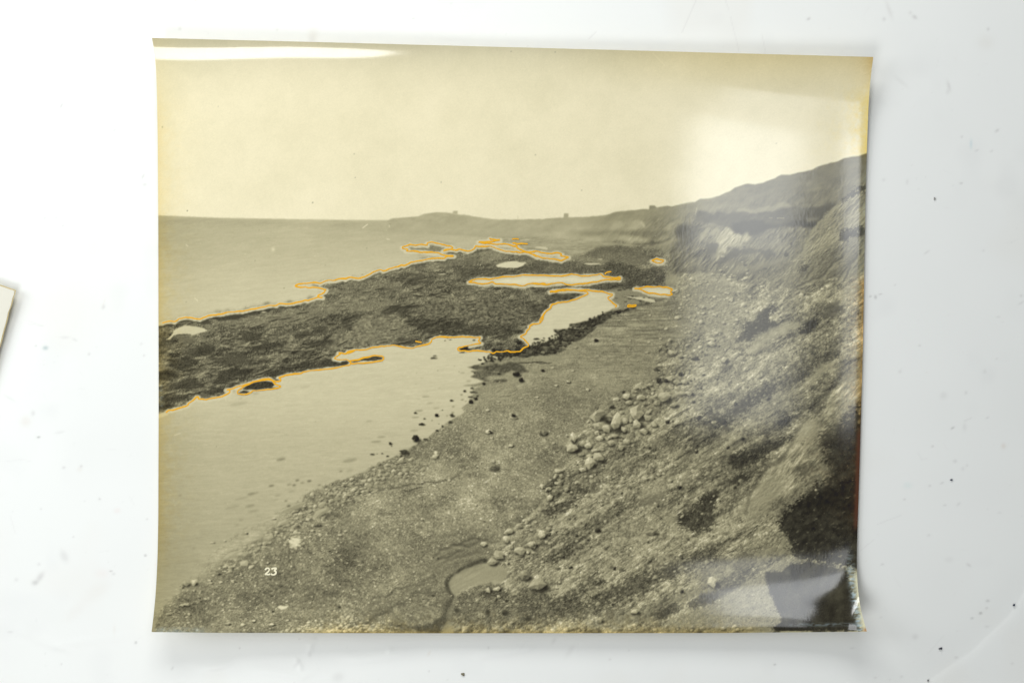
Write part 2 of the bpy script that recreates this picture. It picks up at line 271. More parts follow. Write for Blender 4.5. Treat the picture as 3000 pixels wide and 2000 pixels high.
skyline = fr(c5,[(100,318),(250,310),(460,300),(500,265),(530,225),(570,200),(650,190),(780,180),(890,170),(950,145),(1040,132),(1150,128),(1250,135),(1300,145),(1440,158),(1560,178),(1700,200),(1850,208),(2100,208)])+fr(c6,[(0,205),(200,195),(350,188),(420,183),(600,178),(800,162),(880,148),(960,120),(1100,105),(1250,90),(1340,92),(1345,50),(1400,50),(1420,65),(1430,72),(1500,58),(1550,50),(1600,60),(1700,35),(1870,5)])+fr(c7,[(60,610),(140,597),(200,560),(300,555),(420,525),(480,495),(540,475),(600,430),(680,405),(750,385),(830,395),(920,378),(1000,345),(1060,325),(1130,285),(1230,285),(1350,255),(1480,230),(1580,180),(1660,160),(1700,145),(1780,130),(1850,95),(1950,75),(2020,70),(2110,38),(2300,-20)])
lag_a = fr(d1,[(60,1090),(98,1080),(180,1052),(210,1025),(350,995),(430,970),(440,945),(500,905),(530,870),(555,870),(550,895),(640,905),(720,885),(850,855),(920,815),(910,790),(870,790),(940,780),(1010,750),(1100,725),(1190,695),(1290,665),(1370,660),(1420,690),(1500,690),(1500,665),(1470,650),(1540,630),(1700,605),(1820,572),(2000,555),(2150,535),(2300,500),(2300,470),(2260,440),(2180,445),(2110,430),(2150,400),(2190,375),(2160,365),(2250,378),(2270,350),(2352,340)])+fr(d2,[(50,375),(75,350),(150,335),(210,335),(300,325),(400,300),(550,290),(700,300),(820,315),(900,290),(1000,265),(1040,235),(1030,215),(1080,190),(1130,180),(1200,185),(1300,190),(1400,178),(1500,185),(1600,185),(1570,230),(1610,255),(1560,262),(1450,285),(1350,300),(1330,325),(1360,345),(1480,350),(1600,345),(1700,352),(1745,375),(1780,350),(1900,340),(2050,352),(2090,310),(2150,290),(2150,260),(2090,200),(2050,180),(2120,150),(2130,110),(2165,85),(2160,60),(2200,35),(2290,20)])+fr(c5,[(2310,1350),(2320,1300),(2352,1260)])+fr(c6,[(80,1400),(125,1355),(125,1310),(150,1265),(210,1225),(215,1190),(270,1175),(290,1160),(390,1155),(480,1130),(550,1100),(600,1080),(640,1060),(640,1045),(600,1030),(520,1022),(430,1020),(340,1022),(200,1040)])
lag_a=[p for i,p in enumerate(lag_a)]
lag_b = fr(c6,[(200,1036),(290,1015),(400,1005),(640,1015),(760,1035),(920,1060),(915,1085),(860,1105),(920,1165),(970,1195),(950,1215)])
lag_c = fr(c6,[(870,1260),(800,1290),(860,1310),(800,1335),(700,1345),(640,1370),(430,1410),(420,1440),(600,1455),(640,1470),(450,1470),(240,1470),(330,1542)])+fr(d3,[(300,200),(200,240),(100,270),(0,300)])+fr(d2,[(2100,320),(2060,360),(1900,370),(1830,400),(1840,425),(1700,450),(1600,490),(1440,530),(1500,545),(1600,570),(1480,575),(1560,600),(1480,640),(1560,660),(1640,690),(1560,720),(1440,740),(1600,745),(1500,790),(1560,820),(1480,880),(1460,940),(1380,1000),(1420,1040),(1310,1110),(1220,1160),(1150,1220),(1080,1270),(1000,1340),(900,1390),(800,1450),(700,1500),(620,1550)])+fr(d6,[(430,95),(300,160),(200,210),(100,250),(0,290)])+fr(d5,[(1500,280),(1400,330),(1300,360),(1210,410),(1220,440),(1180,490),(1060,530),(1000,580),(900,620),(750,700),(620,800),(500,880),(430,950),(400,1010),(350,1080),(240,1130),(230,1190),(150,1240),(80,1290),(50,1330),(10,1450),(-40,1450),(-40,0)])
midpool = fr(c5,[(1460,925),(1600,890),(1800,880),(2000,860),(2080,845),(2352,850)])+fr(c6,[(200,855),(400,845),(500,840),(560,858),(700,845),(790,835),(810,860),(860,870),(960,880),(1010,870),(1000,900),(940,895),(860,895),(780,910),(700,925),(600,940),(500,950),(350,935),(200,950),(130,955),(0,945)])+fr(c5,[(2352,950),(2200,940),(2100,968),(1900,950),(1770,948),(1735,920),(1690,940),(1600,945),(1500,930)])
eastpool = fr(c6,[(1170,1000),(1280,988),(1400,985),(1560,992),(1610,1010),(1580,1040),(1610,1070),(1560,1078),(1460,1070),(1340,1055),(1280,1030),(1230,1005)])
tinypool = fr(c6,[(1370,680),(1430,655),(1510,675),(1490,700),(1440,708)])
spit = fr(d2,[(100,455),(200,445),(260,420),(330,408),(390,395),(470,402),(492,425),(470,455),(420,462),(300,480),(200,485),(110,492)])
islet = fr(d1,[(1240,690),(1300,680),(1350,672),(1400,680),(1430,720),(1460,735),(1505,750),(1480,765),(1380,785),(1270,795),(1180,795),(1160,820),(1110,840),(1060,845),(1000,835),(1000,805),(1050,770),(1080,745),(1140,725),(1190,700)])
orange = [shore, lag_a, lag_b, midpool+[midpool[0]], eastpool+[eastpool[0]], tinypool+[tinypool[0]], spit+[spit[0]], islet+[islet[0]],
  fr(c6,[(1090,1210),(1100,1182),(1140,1195),(1195,1188),(1180,1205),(1120,1208),(1090,1210)]),
  fr(c5,[(1960,432),(2000,428),(2040,433)]), fr(c5,[(1965,480),(2060,482),(2140,488)]),
  fr(c6,[(940,880),(1000,868),(1012,882),(1000,900),(945,892),(940,880)]), fr(c6,[(830,835),(850,815),(905,808)]), fr(d2,[(850,232),(890,240),(920,245)])]

# --------------------------------------------------------------- sky and sea
g1=snoise(1,2.2,1,0,1.0); g2=snoise(2,60,1.2,20,1.2); g3=snoise(3,240,1,0,1.5)
T[:]=231+.8*g2+1.2*g3 - 5*sst(320,100,PY)
T+= -3*sst(560,445,PX) 
sea = 181+23*sst(650,900,PY)-10*sst(900,470,PX)*1.0
sea = sea - 5*np.exp(-((PY-648-0.02*(PX-463))/10)**2) + snoise(5,14,9,6,1.2)*1.6+snoise(6,3.5,9,5,1.0)*1.6 + 1.5*g3
put(horizon+fr(c5,[(2352,230)])+fr(c6,[(800,240)])+[(1760,1880),(400,1880)],sea,blur=1.2)
# distant land mass
land = skyline+[(2640,1900),(380,1900)]+shore+headfoot
base = lerp(173,144,sst(1500,2010,PX)); base=lerp(base,116,sst(1980,2250,PX))+snoise(8,30,2.5,12,1.1)*3
put(land,base,blur=1.1,rough=1.0,seed=3)
put(fr(c5,[(1270,145),(1285,112),(1335,108),(1335,148)]),182,.9,1.0); put(fr(c5,[(1290,138),(1292,112),(1330,110),(1330,142)]),172,.8,1)
put(fr(c6,[(358,190),(362,140),(412,138),(412,186)]),166,1,.9)
put(fr(c6,[(1342,95),(1346,50),(1402,50),(1420,75)]),140,1,.9)
line(fr(c5,[(2025,205),(2025,165)]),2,205,.8)
# haze of far land along the bottom of the headland
put(fr(c5,[(460,300),(900,330),(1500,360),(2352,330),(2352,420),(1700,418),(900,372),(300,335)]),170,.5,5)
# --------------------------------------------------------------- far cliffs between the towers
hill=full(skyline+[(2640,1000),(2000,900),(1700,760),(1400,720),(1380,690)],blur=1)
st=snoise(11,10,3.5,38,1.1); st2=snoise(12,26,2.5,30,1.2)
gq=snoise(211,16,3.5,52,1.2); gh=(gx(-np.abs(gq),1)*-.9); gh/=gh.std()
T+=hill*sst(1560,1950,PX)*(st*3.0+st2*5.0+gh*4.5)*np.clip((PY-(700-0.22*(PX-1500)))/70,0.15,1)
for p,v,b in [([(180,340),(300,290),(480,270),(640,280),(470,330),(300,380)],12,6),([(870,310),(960,232),(1020,225),(1045,270),(1000,318),(900,335)],19,3),([(1040,310),(1130,235),(1230,210),(1300,290),(1290,312),(1200,330),(1100,320)],19,3),
  ([(940,480),(1000,400),(1080,380),(1200,400),(1330,430),(1240,500),(1080,500)],22,4),([(1250,215),(1300,290),(1290,310),(1240,250)],16,2),([(1500,310),(1600,240),(1640,250),(1560,320)],20,3),([(1420,230),(1450,195),(1460,205),(1430,240)],18,1.5),
  ([(470,330),(560,285),(700,270),(600,330)],10,4),([(0,380),(300,360),(620,400),(900,440),(940,480),(400,470),(0,430)],13,7),([(600,440),(720,390),(800,420),(700,470)],10,4)]:
    put(fr(c6,p),v,1,b,3,add=True)
for p,v,b in [([(480,380),(600,338),(900,352),(1200,328),(1480,330),(1560,350),(1420,420),(1300,420),(1200,395),(1000,385),(820,370),(640,400)],-20,4),([(900,100),(1100,120),(1300,170),(1600,180),(1660,240),(1500,300),(1330,250),(1180,190),(950,190),(800,200)],-9,8),
  ([(1240,490),(1340,480),(1350,455),(1460,460),(1540,430),(1600,420),(1500,475),(1400,490),(1290,500)],-34,2),([(1640,350),(1660,290),(1820,260),(1880,330),(1800,430),(1640,460),(1620,440),(1700,390)],-26,4),([(1690,260),(1760,160),(1900,110),(2000,130),(2050,170),(2150,180),(2240,200),(2200,220),(2050,200),(1900,240),(1840,260)],-20,3)]:
    put(fr(c6,p),v,1,b,4,add=True)
# right hand cliffs (crop c7)
put(fr(c6,[(1650,430),(1640,350),(1680,280),(1850,250)])+fr(c7,[(180,690),(240,700),(350,745),(540,720),(700,700),(900,715),(1080,665),(1290,655),(1480,650),(1780,620),(1700,700),(1500,890),(1380,890),(1200,880),(1000,905),(900,960),(700,1000),(600,960),(500,890),(300,840),(100,900),(0,960),(-60,1020)]),84+4*st2,.8,3,4)
put(fr(c7,[(500,725),(640,680),(780,690),(870,660),(1020,650),(1100,600),(1190,600),(1280,640),(1100,660),(900,712),(700,700)]),152+6*st,.75,2.5,4)
put(fr(c7,[(560,830),(800,800),(1000,850),(1560,790),(1700,700),(1740,650),(1500,890),(1380,890),(1000,905),(900,960),(700,1000),(600,960)]),66,.75,3,4)
put(fr(c7,[(1420,790),(1580,770),(1560,800),(1440,830)]),140,.6,3,2); put(fr(c7,[(1360,860),(1480,850),(1580,800),(1500,895),(1390,885)]),56,.7,2,2)
put(fr(c7,[(1490,660),(1700,600),(1790,620),(1680,700),(1600,770),(1510,740)]),76,.7,3,3)
cl=full(fr(c6,[(1860,880),(1700,870),(1600,840),(1520,780),(1540,700),(1590,640),(1560,560),(1640,480),(1800,430)])+fr(c7,[(100,850),(300,840),(500,890),(600,960),(700,1000),(900,960),(1000,905),(1200,880),(1480,890),(1420,1060),(1380,1170),(1300,1260),(1000,1400),(860,1568),(600,1500),(300,1430),(150,1400)]),3,4)
lc=snoise(15,7,5,52,1.0); lc2=snoise(16,22,3,46,1.1); lc3=snoise(17,16,4.5,30,1.0)
gq=snoise(207,20,4.2,50,1.25)+.5*snoise(208,8,3.6,56,1.1); gul=-np.abs(gq); gsh=(gx(gul,1)*-.9+gy(gul,1)*-.35); gsh/=gsh.std()
gq2=snoise(209,26,4.0,44,1.3)+.5*snoise(210,9,3.2,50,1.1); gsh2=(gx(-np.abs(gq2),1)*-.8+gy(-np.abs(gq2),1)*-.5); gsh2/=gsh2.std()
T=T*(1-cl)+cl*(116+12*gsh+7*lc2+6*lc3+5*lc*sst(2330,2150,PX)+3*g1)
put(fr(c7,[(440,930),(490,880),(560,920),(600,965),(680,990),(800,1000),(740,1060),(600,1110),(500,1180),(420,1250),(385,1275),(400,1180),(410,1090),(400,1010)]),176+13*gsh+6*lc,.85,3,7)
put(fr(c7,[(200,1000),(280,890),(330,880),(240,1030),(200,1060)]),158,.8,2,3); put(fr(c7,[(330,930),(400,880),(420,930),(330,1000)]),160,.8,2,3)
put(fr(c7,[(250,1190),(290,1070),(400,1060),(420,1090),(380,1180),(300,1200)]),88,.9,2,3)
put(fr(c7,[(100,915),(200,880),(320,845),(330,860),(220,895),(110,925)]),150,.9,1.5,2)
put(fr(c7,[(600,1120),(680,1150),(800,1130),(930,1150),(1000,1130),(1080,1190),(1060,1220),(940,1240),(920,1190),(700,1190),(560,1240),(420,1330),(380,1290),(480,1210)]),82,.8,2.5,4)
put(fr(c7,[(-60,900),(60,860),(200,860),(240,900),(120,1000),(130,1020),(100,1090),(40,1100),(-90,1080)]),76,.6,5,5)
put(fr(c7,[(480,1470),(560,1430),(700,1370),(720,1390),(640,1450),(560,1480)]),88,.8,2.5,3); put(fr(c7,[(900,1560),(930,1480),(1040,1430),(1180,1370),(1160,1410),(1020,1480),(940,1560)]),92,.8,2.5,3)
put(fr(c7,[(520,1400),(700,1320),(900,1280),(1200,1250),(1100,1310),(800,1370),(600,1440)]),136,.7,4,3)
for q in [(720,1320,22,14),(705,1110,14,9),(1245,1075,18,14),(950,1360,24,8),(1190,1200,30,26)]: x,y=fr(c7,[q[:2]])[0]; ell(x,y,q[2]/K4,q[3]/K4,66,.8,1)
line(fr(c7,[(1085,782),(1165,783)]),1.6,205,.9); line(fr(c7,[(990,776),(1030,778)]),1.6,180,.8)
line(fr(c6,[(1870,150),(1890,70)]),1.6,215,.6)

# --------------------------------------------------------------- flat shore, reef
U=(PX-1500)/40; 
rk1=snoise(21,5,3.2,9,0.9,lo=.25); rk2=snoise(22,16,2.6,8,1.1); rk3=snoise(23,60,2.2,10,1.2); rk4=snoise(24,2.6,2.0,10,.8)
hs=snoise(25,14,1.9,8,1.35); relief=-(gx(hs,1)*.5+gy(hs,1)*1.0); relief/=relief.std()
hs2=snoise(26,34,2.2,8,1.6); rel2=-(gx(hs2,2)*.5+gy(hs2,2)); rel2/=rel2.std()
reefreg=full(shore[:-10]+fr(c6,[(420,470),(900,470),(1100,500),(1500,560),(1560,640),(1540,800),(1500,900),(1600,1000),(1650,1100),(1500,1200),(1200,1250),(900,1300),(600,1470),(200,1550)])+[(1560,1050),(1300,1060),(900,1150),(400,1250)],5,9)*sst(2010,1930,PX+14*snoise(202,20,1.5,0,1.1))
near=sst(760,1130,PY)
reef=94+relief*lerp(8,14,near)+rel2*lerp(5,12,near)+rk1*10+rk2*11*lerp(.7,1,near)+rk3*10+rk4*9
reef+=lerp(16,0,sst(780,900,PY))
light=np.clip(rk1-0.7,0,3)
reef+=light*22+np.clip(rk4-1.0,0,2)*20
reef=np.maximum(reef,58+6*rk4)
T=T*(1-reefreg)+reef*reefreg
# far flats beyond the lagoon: pale horizontal bands
flat=full(fr(c5,[(1700,415),(2352,400)])+fr(c6,[(400,440),(900,470),(1240,500),(1100,520),(960,505),(760,540),(500,600),(340,605),(290,588),(0,572)])+fr(c5,[(2100,570),(2020,500),(1640,485),(1570,465),(1830,440)]),2)
T=T*(1-flat)+flat*(160+snoise(30,8,9,2,1.0)*7+snoise(31,2.5,5,2,1)*5)
put(fr(c6,[(0,480),(300,470),(900,480),(940,500),(500,520),(200,520),(0,520)]),180,.5,4)
put(fr(c6,[(340,600),(500,590),(620,560),(700,570),(560,620),(420,640)]),172+5*rk4,.8,3,2)
far2=full(fr(c6,[(440,640),(700,600),(800,570),(1000,580),(1300,640),(1370,680),(1200,760),(800,700),(640,690)]),5)
T=T*(1-far2)+far2*(118+rk4*9+rk1*8)
put(fr(c6,[(700,560),(850,520),(950,505),(1080,510),(1230,545),(1160,570),(900,590),(760,600),(600,620),(640,590)]),103+8*rk4+5*rk1,.8,3,5)
put(fr(c6,[(440,640),(780,670),(900,720),(620,690),(430,660)]),146+8*rk4,.6,3,4)
# reef tonal areas
rag=.6*snoise(200,13,1.7,22,1.0)+.5*snoise(201,4.5,1.4,15,.9)
def ragput(o,p,v,op,b,r,amp=.27):
    q=roughen(fr(o,p),r,seed=int(abs(p[0][0]))); m=pmask(q,max(b,4)*1.7)
    if m is None: return
    y0,y1,x0,x1,mm=m; mm=sst(.2,.8,mm+amp*rag[y0:y1,x0:x1])*np.clip(mm*6,0,1)*op; vv=v[y0:y1,x0:x1] if isinstance(v,np.ndarray) else v
    T[y0:y1,x0:x1]=T[y0:y1,x0:x1]*(1-mm)+vv*mm
def tint(o,p,v,op,b=8,r=6): ragput(o,p,v,op,b,r)
sh1=122+rk4*11+relief*5+rk1*7
tint(c4,[(560,1440),(900,1360),(1400,1275),(1700,1215),(1900,1150),(2352,1060),(2352,1290),(2000,1330),(1600,1400),(1100,1440),(700,1500)],sh1+4,.85)
tint(c5,[(0,1080),(300,1060),(500,1080),(700,1150),(600,1230),(350,1290),(0,1310)],sh1+8,.85)
tint(c5,[(0,900),(400,860),(650,900),(700,1100),(300,1060),(0,1080)],sh1-6,.5)
tint(c4,[(2010,1040),(2100,990),(2220,1010),(2180,1060),(2040,1090)],132+8*rk4,.8,3,3)
tint(c5,[(1480,620),(1700,560),(1950,590),(2080,620),(1900,680),(1700,700),(1600,660)],140+6*rk4+6*rk1,.8,5,5)
tint(c5,[(1240,640),(1480,620),(1600,680),(1500,740),(1300,760),(1000,740),(900,700)],116+8*rk4+5*rk1,.7,5,5)
tint(c5,[(1280,770),(1500,745),(1700,735),(1900,770),(2060,775),(2352,680),(2352,790),(1900,850),(1500,900),(1300,840)],86+10*rk4+6*relief,.8,4,5)
tint(c6,[(0,640),(300,690),(560,730),(800,740),(800,830),(560,840),(0,840)],92+11*rk4+5*rk1,.75,4,4)
tint(c5,[(660,850),(900,790),(1100,860),(1000,960),(800,980),(680,920)],82+10*relief,.6,6,5)
tint(c5,[(720,1160),(900,1120),(1300,1080),(1420,1050),(1400,1090),(1100,1160),(760,1180)],144+8*rk1+6*rk4,.7,4,4)
tint(c5,[(780,985),(890,985),(870,1000),(790,1000)],160,.7,2,2); tint(c5,[(1270,1070),(1340,1065),(1350,1085),(1260,1115)],185,.75,2,2)
spk=worley(PX/6.5,PY/4.2,31); spkl=(spk[2]-.5)
tint(c5,[(900,1200),(1400,1150),(1700,1120),(2100,1160),(2200,1250),(2150,1400),(1800,1380),(1500,1350),(1200,1340),(800,1310)],106+64*spkl+10*rk4,.8,7,6)
tint(d2,[(0,100),(100,-60),(500,-60),(680,-30),(760,100),(850,215),(650,270),(400,290),(150,320),(0,330)],128+52*spkl+8*rk4,.85,6,6)
tint(d1,[(2000,310),(2100,190),(2352,80),(2352,330),(2200,345),(2100,360)],128+50*spkl,.75,8,6)
tint(d2,[(560,210),(700,200),(850,225),(890,260),(800,300),(640,270)],74+20*spkl,.8,3,4)
tint(c5,[(680,1350),(780,1320),(900,1325),(1200,1345),(1420,1400),(1500,1480),(1200,1530),(1000,1510),(800,1440)],66+10*relief+8*rk4,.85,4,6)
tint(d2,[(1000,60),(1300,90),(1650,60),(1880,60),(1900,170),(1600,180),(1100,180),(1040,120)],76+30*spkl+10*rk4,.8,5,6)
tint(c5,[(0,1330),(300,1280),(550,1250),(450,1235),(700,1210),(880,1190),(900,1230),(600,1280),(200,1340),(0,1400)],72+10*relief,.75,4,6)
tint(c5,[(0,1360),(110,1340),(180,1400),(120,1480),(0,1500)],68+8*relief,.8,6,5)
tint(c6,[(0,960),(350,945),(560,950),(800,915),(1200,900),(1500,900),(1520,950),(1200,980),(1000,1000),(640,1010),(400,1000),(200,1020),(0,1060)],80+13*rk4+6*relief,.75,3,4)
tint(c6,[(190,1070),(440,1040),(620,1050),(540,1090),(380,1150),(230,1170),(150,1230),(0,1380),(0,1200),(150,1130)],78+34*spkl+8*relief,.85,3,4)
tint(c6,[(0,1080),(180,1060),(230,1075),(100,1130),(0,1140)],132+8*rk4,.7,3,3)
tint(c6,[(800,730),(1000,700),(1250,760),(1440,800),(1540,860),(1500,930),(1100,940),(900,860)],74+14*rk4+10*rk1,.8,4,6)
tint(c6,[(1020,640),(1200,590),(1400,600),(1360,650),(1200,720),(1050,690)],112+11*rk4,.7,4,4)
tint(c6,[(1220,760),(1290,720),(1380,700),(1460,720),(1350,740),(1300,790)],178+8*rk4,.7,3,3)
tint(c6,[(1360,820),(1370,790),(1400,780),(1420,810),(1380,830)],50,.85,1.5,2); tint(c6,[(1530,860),(1540,840),(1560,850),(1555,865)],50,.8,1,1)
for i in range(330):
    x,y=rng.uniform(470,1560),rng.uniform(820,1180)
    if reefreg[int((y-SY0)*SC),int((x-SX0)*SC)]<.7 or (y>1180-.16*(x-470)): continue
    L=rng.uniform(8,46)*(.5+.8*near[int((y-SY0)*SC),0]); a=math.radians(rng.normal(10,9)); w=rng.uniform(1.6,4.2)
    p=roughen([(x,y),(x+L*math.cos(a),y-L*math.sin(a))],2.5,closed=False); line(p,w,rng.choice([46,52,60]),.6,soft=1.2); line([(u_,v_-w) for u_,v_ in p],w*.7,rng.choice([128,146,164]),.5,soft=1.0)
# left near reef: dark weed mounds
for q in [(560,340,160,50,64),(1350,290,180,45,62),(380,500,150,70,60),(640,330,120,50,66),(960,430,190,70,72),(1150,180,130,50,66),(1950,100,90,40,74),(1730,170,100,40,64),(1950,260,150,40,62),(900,610,150,55,58),(420,720,180,60,62),(200,620,120,60,58),(260,900,160,40,58),(760,800,140,36,58),(1500,580,170,36,60),(2100,480,160,40,58),(1900,500,160,40,66),(560,1000,120,30,62),(180,990,120,26,60),(1080,590,90,36,56),(820,690,120,40,66)]:
    x,y=fr(d1,[q[:2]])[0]; put([(x+q[2]/K4*math.cos(t)*(1+.25*math.sin(3*t+q[0])),y+q[3]/K4*math.sin(t)-.15*q[2]/K4*math.cos(t)) for t in np.linspace(0,6.28,18)[:-1]],q[4]+7*rk4+6*rk1,.75,2.5,6,seed=q[0])
tint(d1,[(92,210),(180,220),(260,225),(330,260),(200,300),(92,330)],74+8*rk1,.7,4,4); tint(d1,[(92,330),(300,320),(560,360),(440,370),(92,355)],100+8*rk1,.6,4,4)
tint(d1,[(300,180),(400,150),(470,190),(560,240),(500,260),(330,240)],112+8*rk1,.7,3,4)
tint(d1,[(820,380),(960,390),(1100,430),(1160,470),(1080,540),(980,500),(900,480)],88+16*rk1,.6,4,4)
tint(d1,[(1010,380),(1050,390),(1150,470),(1120,470)],128,.6,2,2)
tint(d1,[(480,880),(500,830),(600,820),(700,860),(600,880),(520,900)],110+30*spkl,.7,3,4)
# dark band hugging the sea edge
line(roughen([(x,y+6) for x,y in shore[2:24]],2,closed=False),9,62,.75,soft=3)
put(fr(c4,[(690,1345),(720,1325),(860,1310),(1000,1290),(1180,1255),(1330,1225),(1440,1212),(1460,1240),(1330,1270),(1100,1310),(900,1360),(780,1375)]),64+8*rk1,.85,1.5,3)
put(fr(c4,[(330,1370),(400,1350),(480,1350),(570,1360),(660,1345),(700,1380),(560,1400),(380,1390)]),66,.8,1.5,3)
put(fr(c4,[(92,1425),(200,1402),(300,1400),(250,1430),(92,1450)]),58,.8,1.5,3); put(fr(c4,[(1460,1225),(1480,1190),(1540,1190),(1700,1192),(1720,1210),(1560,1225)]),70,.8,1.5,3)
put(fr(c4,[(1710,968),(1760,955),(1900,950),(1945,965),(1930,980),(1760,975)]),76,.9,1.2,2); 
line(roughen([(x+2,y+7) for x,y in shore[44:70]],2,closed=False),8,74,.6,soft=3)
put(fr(c5,[(1190,590),(1180,570),(1240,560),(1330,570),(1400,570),(1470,580),(1540,545),(1550,522),(1600,530),(1720,530),(1740,550),(1600,575),(1480,600),(1300,600)]),80+8*rk4,.85,1.5,3)
put(fr(c5,[(760,545),(800,510),(960,515),(990,490),(1080,490),(1160,505),(1250,522),(1180,545),(1100,555),(1150,575),(1050,575),(850,562)]),136+6*rk4,.9,1.5,3)
put(fr(c5,[(2100,590),(2180,620),(2240,655),(2352,665),(2352,690),(2150,690),(1990,660),(1900,600)]),104+9*rk4,.7,3,4)
# --------------------------------------------------------------- pools and lagoon
watn=snoise(40,9,8,3,1.2)*2.0+snoise(41,3.2,8,4,1)*1.6
wat=189+14*sst(1330,1150,PY)+8*sst(1150,900,PY)-17*sst(1300,1720,PY)+watn-8*sst(640,470,PX)-6*sst(1050,500,PX)
lagoon=lag_a+lag_b+lag_c
put([(430,1500),(1000,1400),(1000,1560),(760,1720),(600,1870),(430,1870)],wat,1,2)
put([(x,y) for x,y in lagoon],wat,1,1.0)
pool=223+watn*.5
put(midpool,pool-2,1,.8,.8); put(eastpool,pool-4,1,.8,.8); put(tinypool,214,1,.8)
for o,p,v in [(c5,[(1770,735),(1850,705),(1960,685),(2010,685),(2060,700),(2130,700),(2080,740),(2020,762),(1900,765),(1800,755)],222),(d1,[(170,218),(230,180),(260,140),(270,110),(330,75),(400,50),(490,60),(560,70),(620,85),(655,108),(580,135),(480,165),(460,150),(400,145),(330,150),(270,165),(230,210)],207),
   (c6,[(580,715),(700,708),(760,710),(800,728),(640,730)],205),(c6,[(1020,1085),(1150,1100),(1230,1095),(1310,1100),(1400,1130),(1415,1162),(1300,1145),(1200,1125)],205),(c6,[(30,525),(100,520),(180,535),(170,555),(110,545)],205),(c5,[(1105,835),(1190,831),(1200,838),(1120,843)],212),(c4,[(1260,1274),(1300,1262),(1338,1266),(1320,1280)],190),
   (c6,[(750,660),(800,658),(800,670),(760,672)],190),(c6,[(1180,960),(1240,975),(1190,972)],200),(c5,[(2220,525),(2352,520),(2352,535),(2240,535)],200)]:
    put(fr(o,p),v,.95,.8,1.2)
sandf=full(fr(c6,[(760,1030),(1000,1000),(1170,1000),(1280,1040),(1460,1080),(1560,1085),(1480,1120),(1240,1090),(1020,1085),(1150,1120),(1240,1150),(1200,1190),(1000,1195),(960,1190),(900,1130),(870,1105),(920,1080),(920,1055)]),1.5,2)
T=T*(1-sandf)+sandf*(138+rk4*5+rk1*4)
for q in [(1000,1020,30,8),(960,1112,20,5),(880,1145,12,4),(860,1030,20,4),(1060,1015,16,4),(1240,1145,14,8),(1280,1105,16,6),(1340,1108,14,6),(1510,1080,26,9),(1120,1118,30,5),(1070,1150,22,5)]:
    x,y=fr(c6,[q[:2]])[0]; ell(x,y,q[2]/K4,q[3]/K4,62,.9,.8)
# pale margin left between the rocks and the ink line
for pl in orange[:6]: line(roughen([(x,y+2) for x,y in pl],1.5,closed=False),12,209,.75,soft=2)
# islands in the lagoon and reef points
put(fr(d1,[(1060,782),(1110,742),(1200,708),(1300,690),(1400,700),(1430,730),(1400,760),(1490,764),(1300,778),(1150,787)]),62+12*rk4,1,.9,2); put(fr(d1,[(1010,827),(1070,796),(1140,810),(1110,830)]),60,1,.8,1.5); put(fr(d1,[(1425,675),(1460,668),(1490,678),(1450,684)]),60,1,.8,1)
put(fr(d2,[(115,472),(200,448),(330,420),(400,405),(480,420),(460,442),(300,460),(150,476)]),70+14*rk4,1,.9,2); put(fr(d2,[(0,465),(60,455),(90,475),(60,500),(0,510)]),64,1,.8,2)
# --------------------------------------------------------------- beach
toe=fr(c6,[(1620,1040)])+fr(d3,[(1850,40),(1850,170),(1650,230),(1430,320),(1400,440),(1450,560),(1390,660),(1250,700),(1100,790),(960,860),(880,950),(700,1000),(640,1130),(600,1260),(430,1300),(360,1440),(500,1560)])+fr(d7,[(430,180),(330,230),(250,330),(280,420),(170,540),(20,660),(-80,740)])+fr(d6,[(1270,760),(1180,860),(1150,930)])
beach=lag_c[:-3]+[(430,1880),(1300,1880)]+fr(d6,[(840,1400),(880,1270),(905,1200),(870,1170),(850,1100),(1000,980),(1150,940)])+toe[::-1]+fr(c6,[(1600,1080),(1410,1160),(1200,1190)])
bm=full(beach,1.5,2.5); bsoft=full(beach,11,9); wl_=sst(1060,820,PX)*sst(1390,1480,PY); bm=bm*(1-wl_)+wl_*sst(.25,.8,bsoft+.16*snoise(203,9,1.8,25,1.0))*np.clip(bsoft*5,0,1)
# speckled shingle; cell size grows towards the viewer
sz=2.6+3.6*np.clip((PY-950)/900,0,1); kk=3.6/900
VV=np.log(np.maximum(2.6+kk*np.maximum(PY-950,0),2.6))/kk - np.maximum(950-PY,0)*-1/2.6*0 + np.minimum(PY-950,0)/2.6
UU=(PX-1250)/sz
wf1,wd,wid,wdx,wdy=worley(UU*.85,VV*1.15,51)
peb=(wid-.5); cov=np.clip(wd*2.6,0,1)
fine=snoise(52,1.6,1.3,0,.7); mid=snoise(53,26,1.6,-5,1.2); big=snoise(54,90,1.8,18,1.4); rip=snoise(55,9,11,1,1.1); rip2=snoise(56,5,14,2,1.0)
shing=142+peb*50*cov+np.clip(wid-.9,0,1)*420*cov+fine*13+mid*6+big*8-(1-cov)*8-wdy*6
farb=sst(1300,1050,PY)
shing=lerp(shing,144+fine*8+rip*5+rip2*4+mid*4+peb*20,farb)
T=T*(1-bm)+shing*bm
def bt(o,p,v,op,b=10,r=5,add=False):
    q=roughen(fr(o,p),r); m=pmask(q,b)
    if m is None: return
    y0,y1,x0,x1,mm=m; mm=mm*op*bm[y0:y1,x0:x1]; vv=v[y0:y1,x0:x1] if isinstance(v,np.ndarray) else v
    if add: T[y0:y1,x0:x1]+=vv*mm
    else: T[y0:y1,x0:x1]=T[y0:y1,x0:x1]*(1-mm)+vv*mm
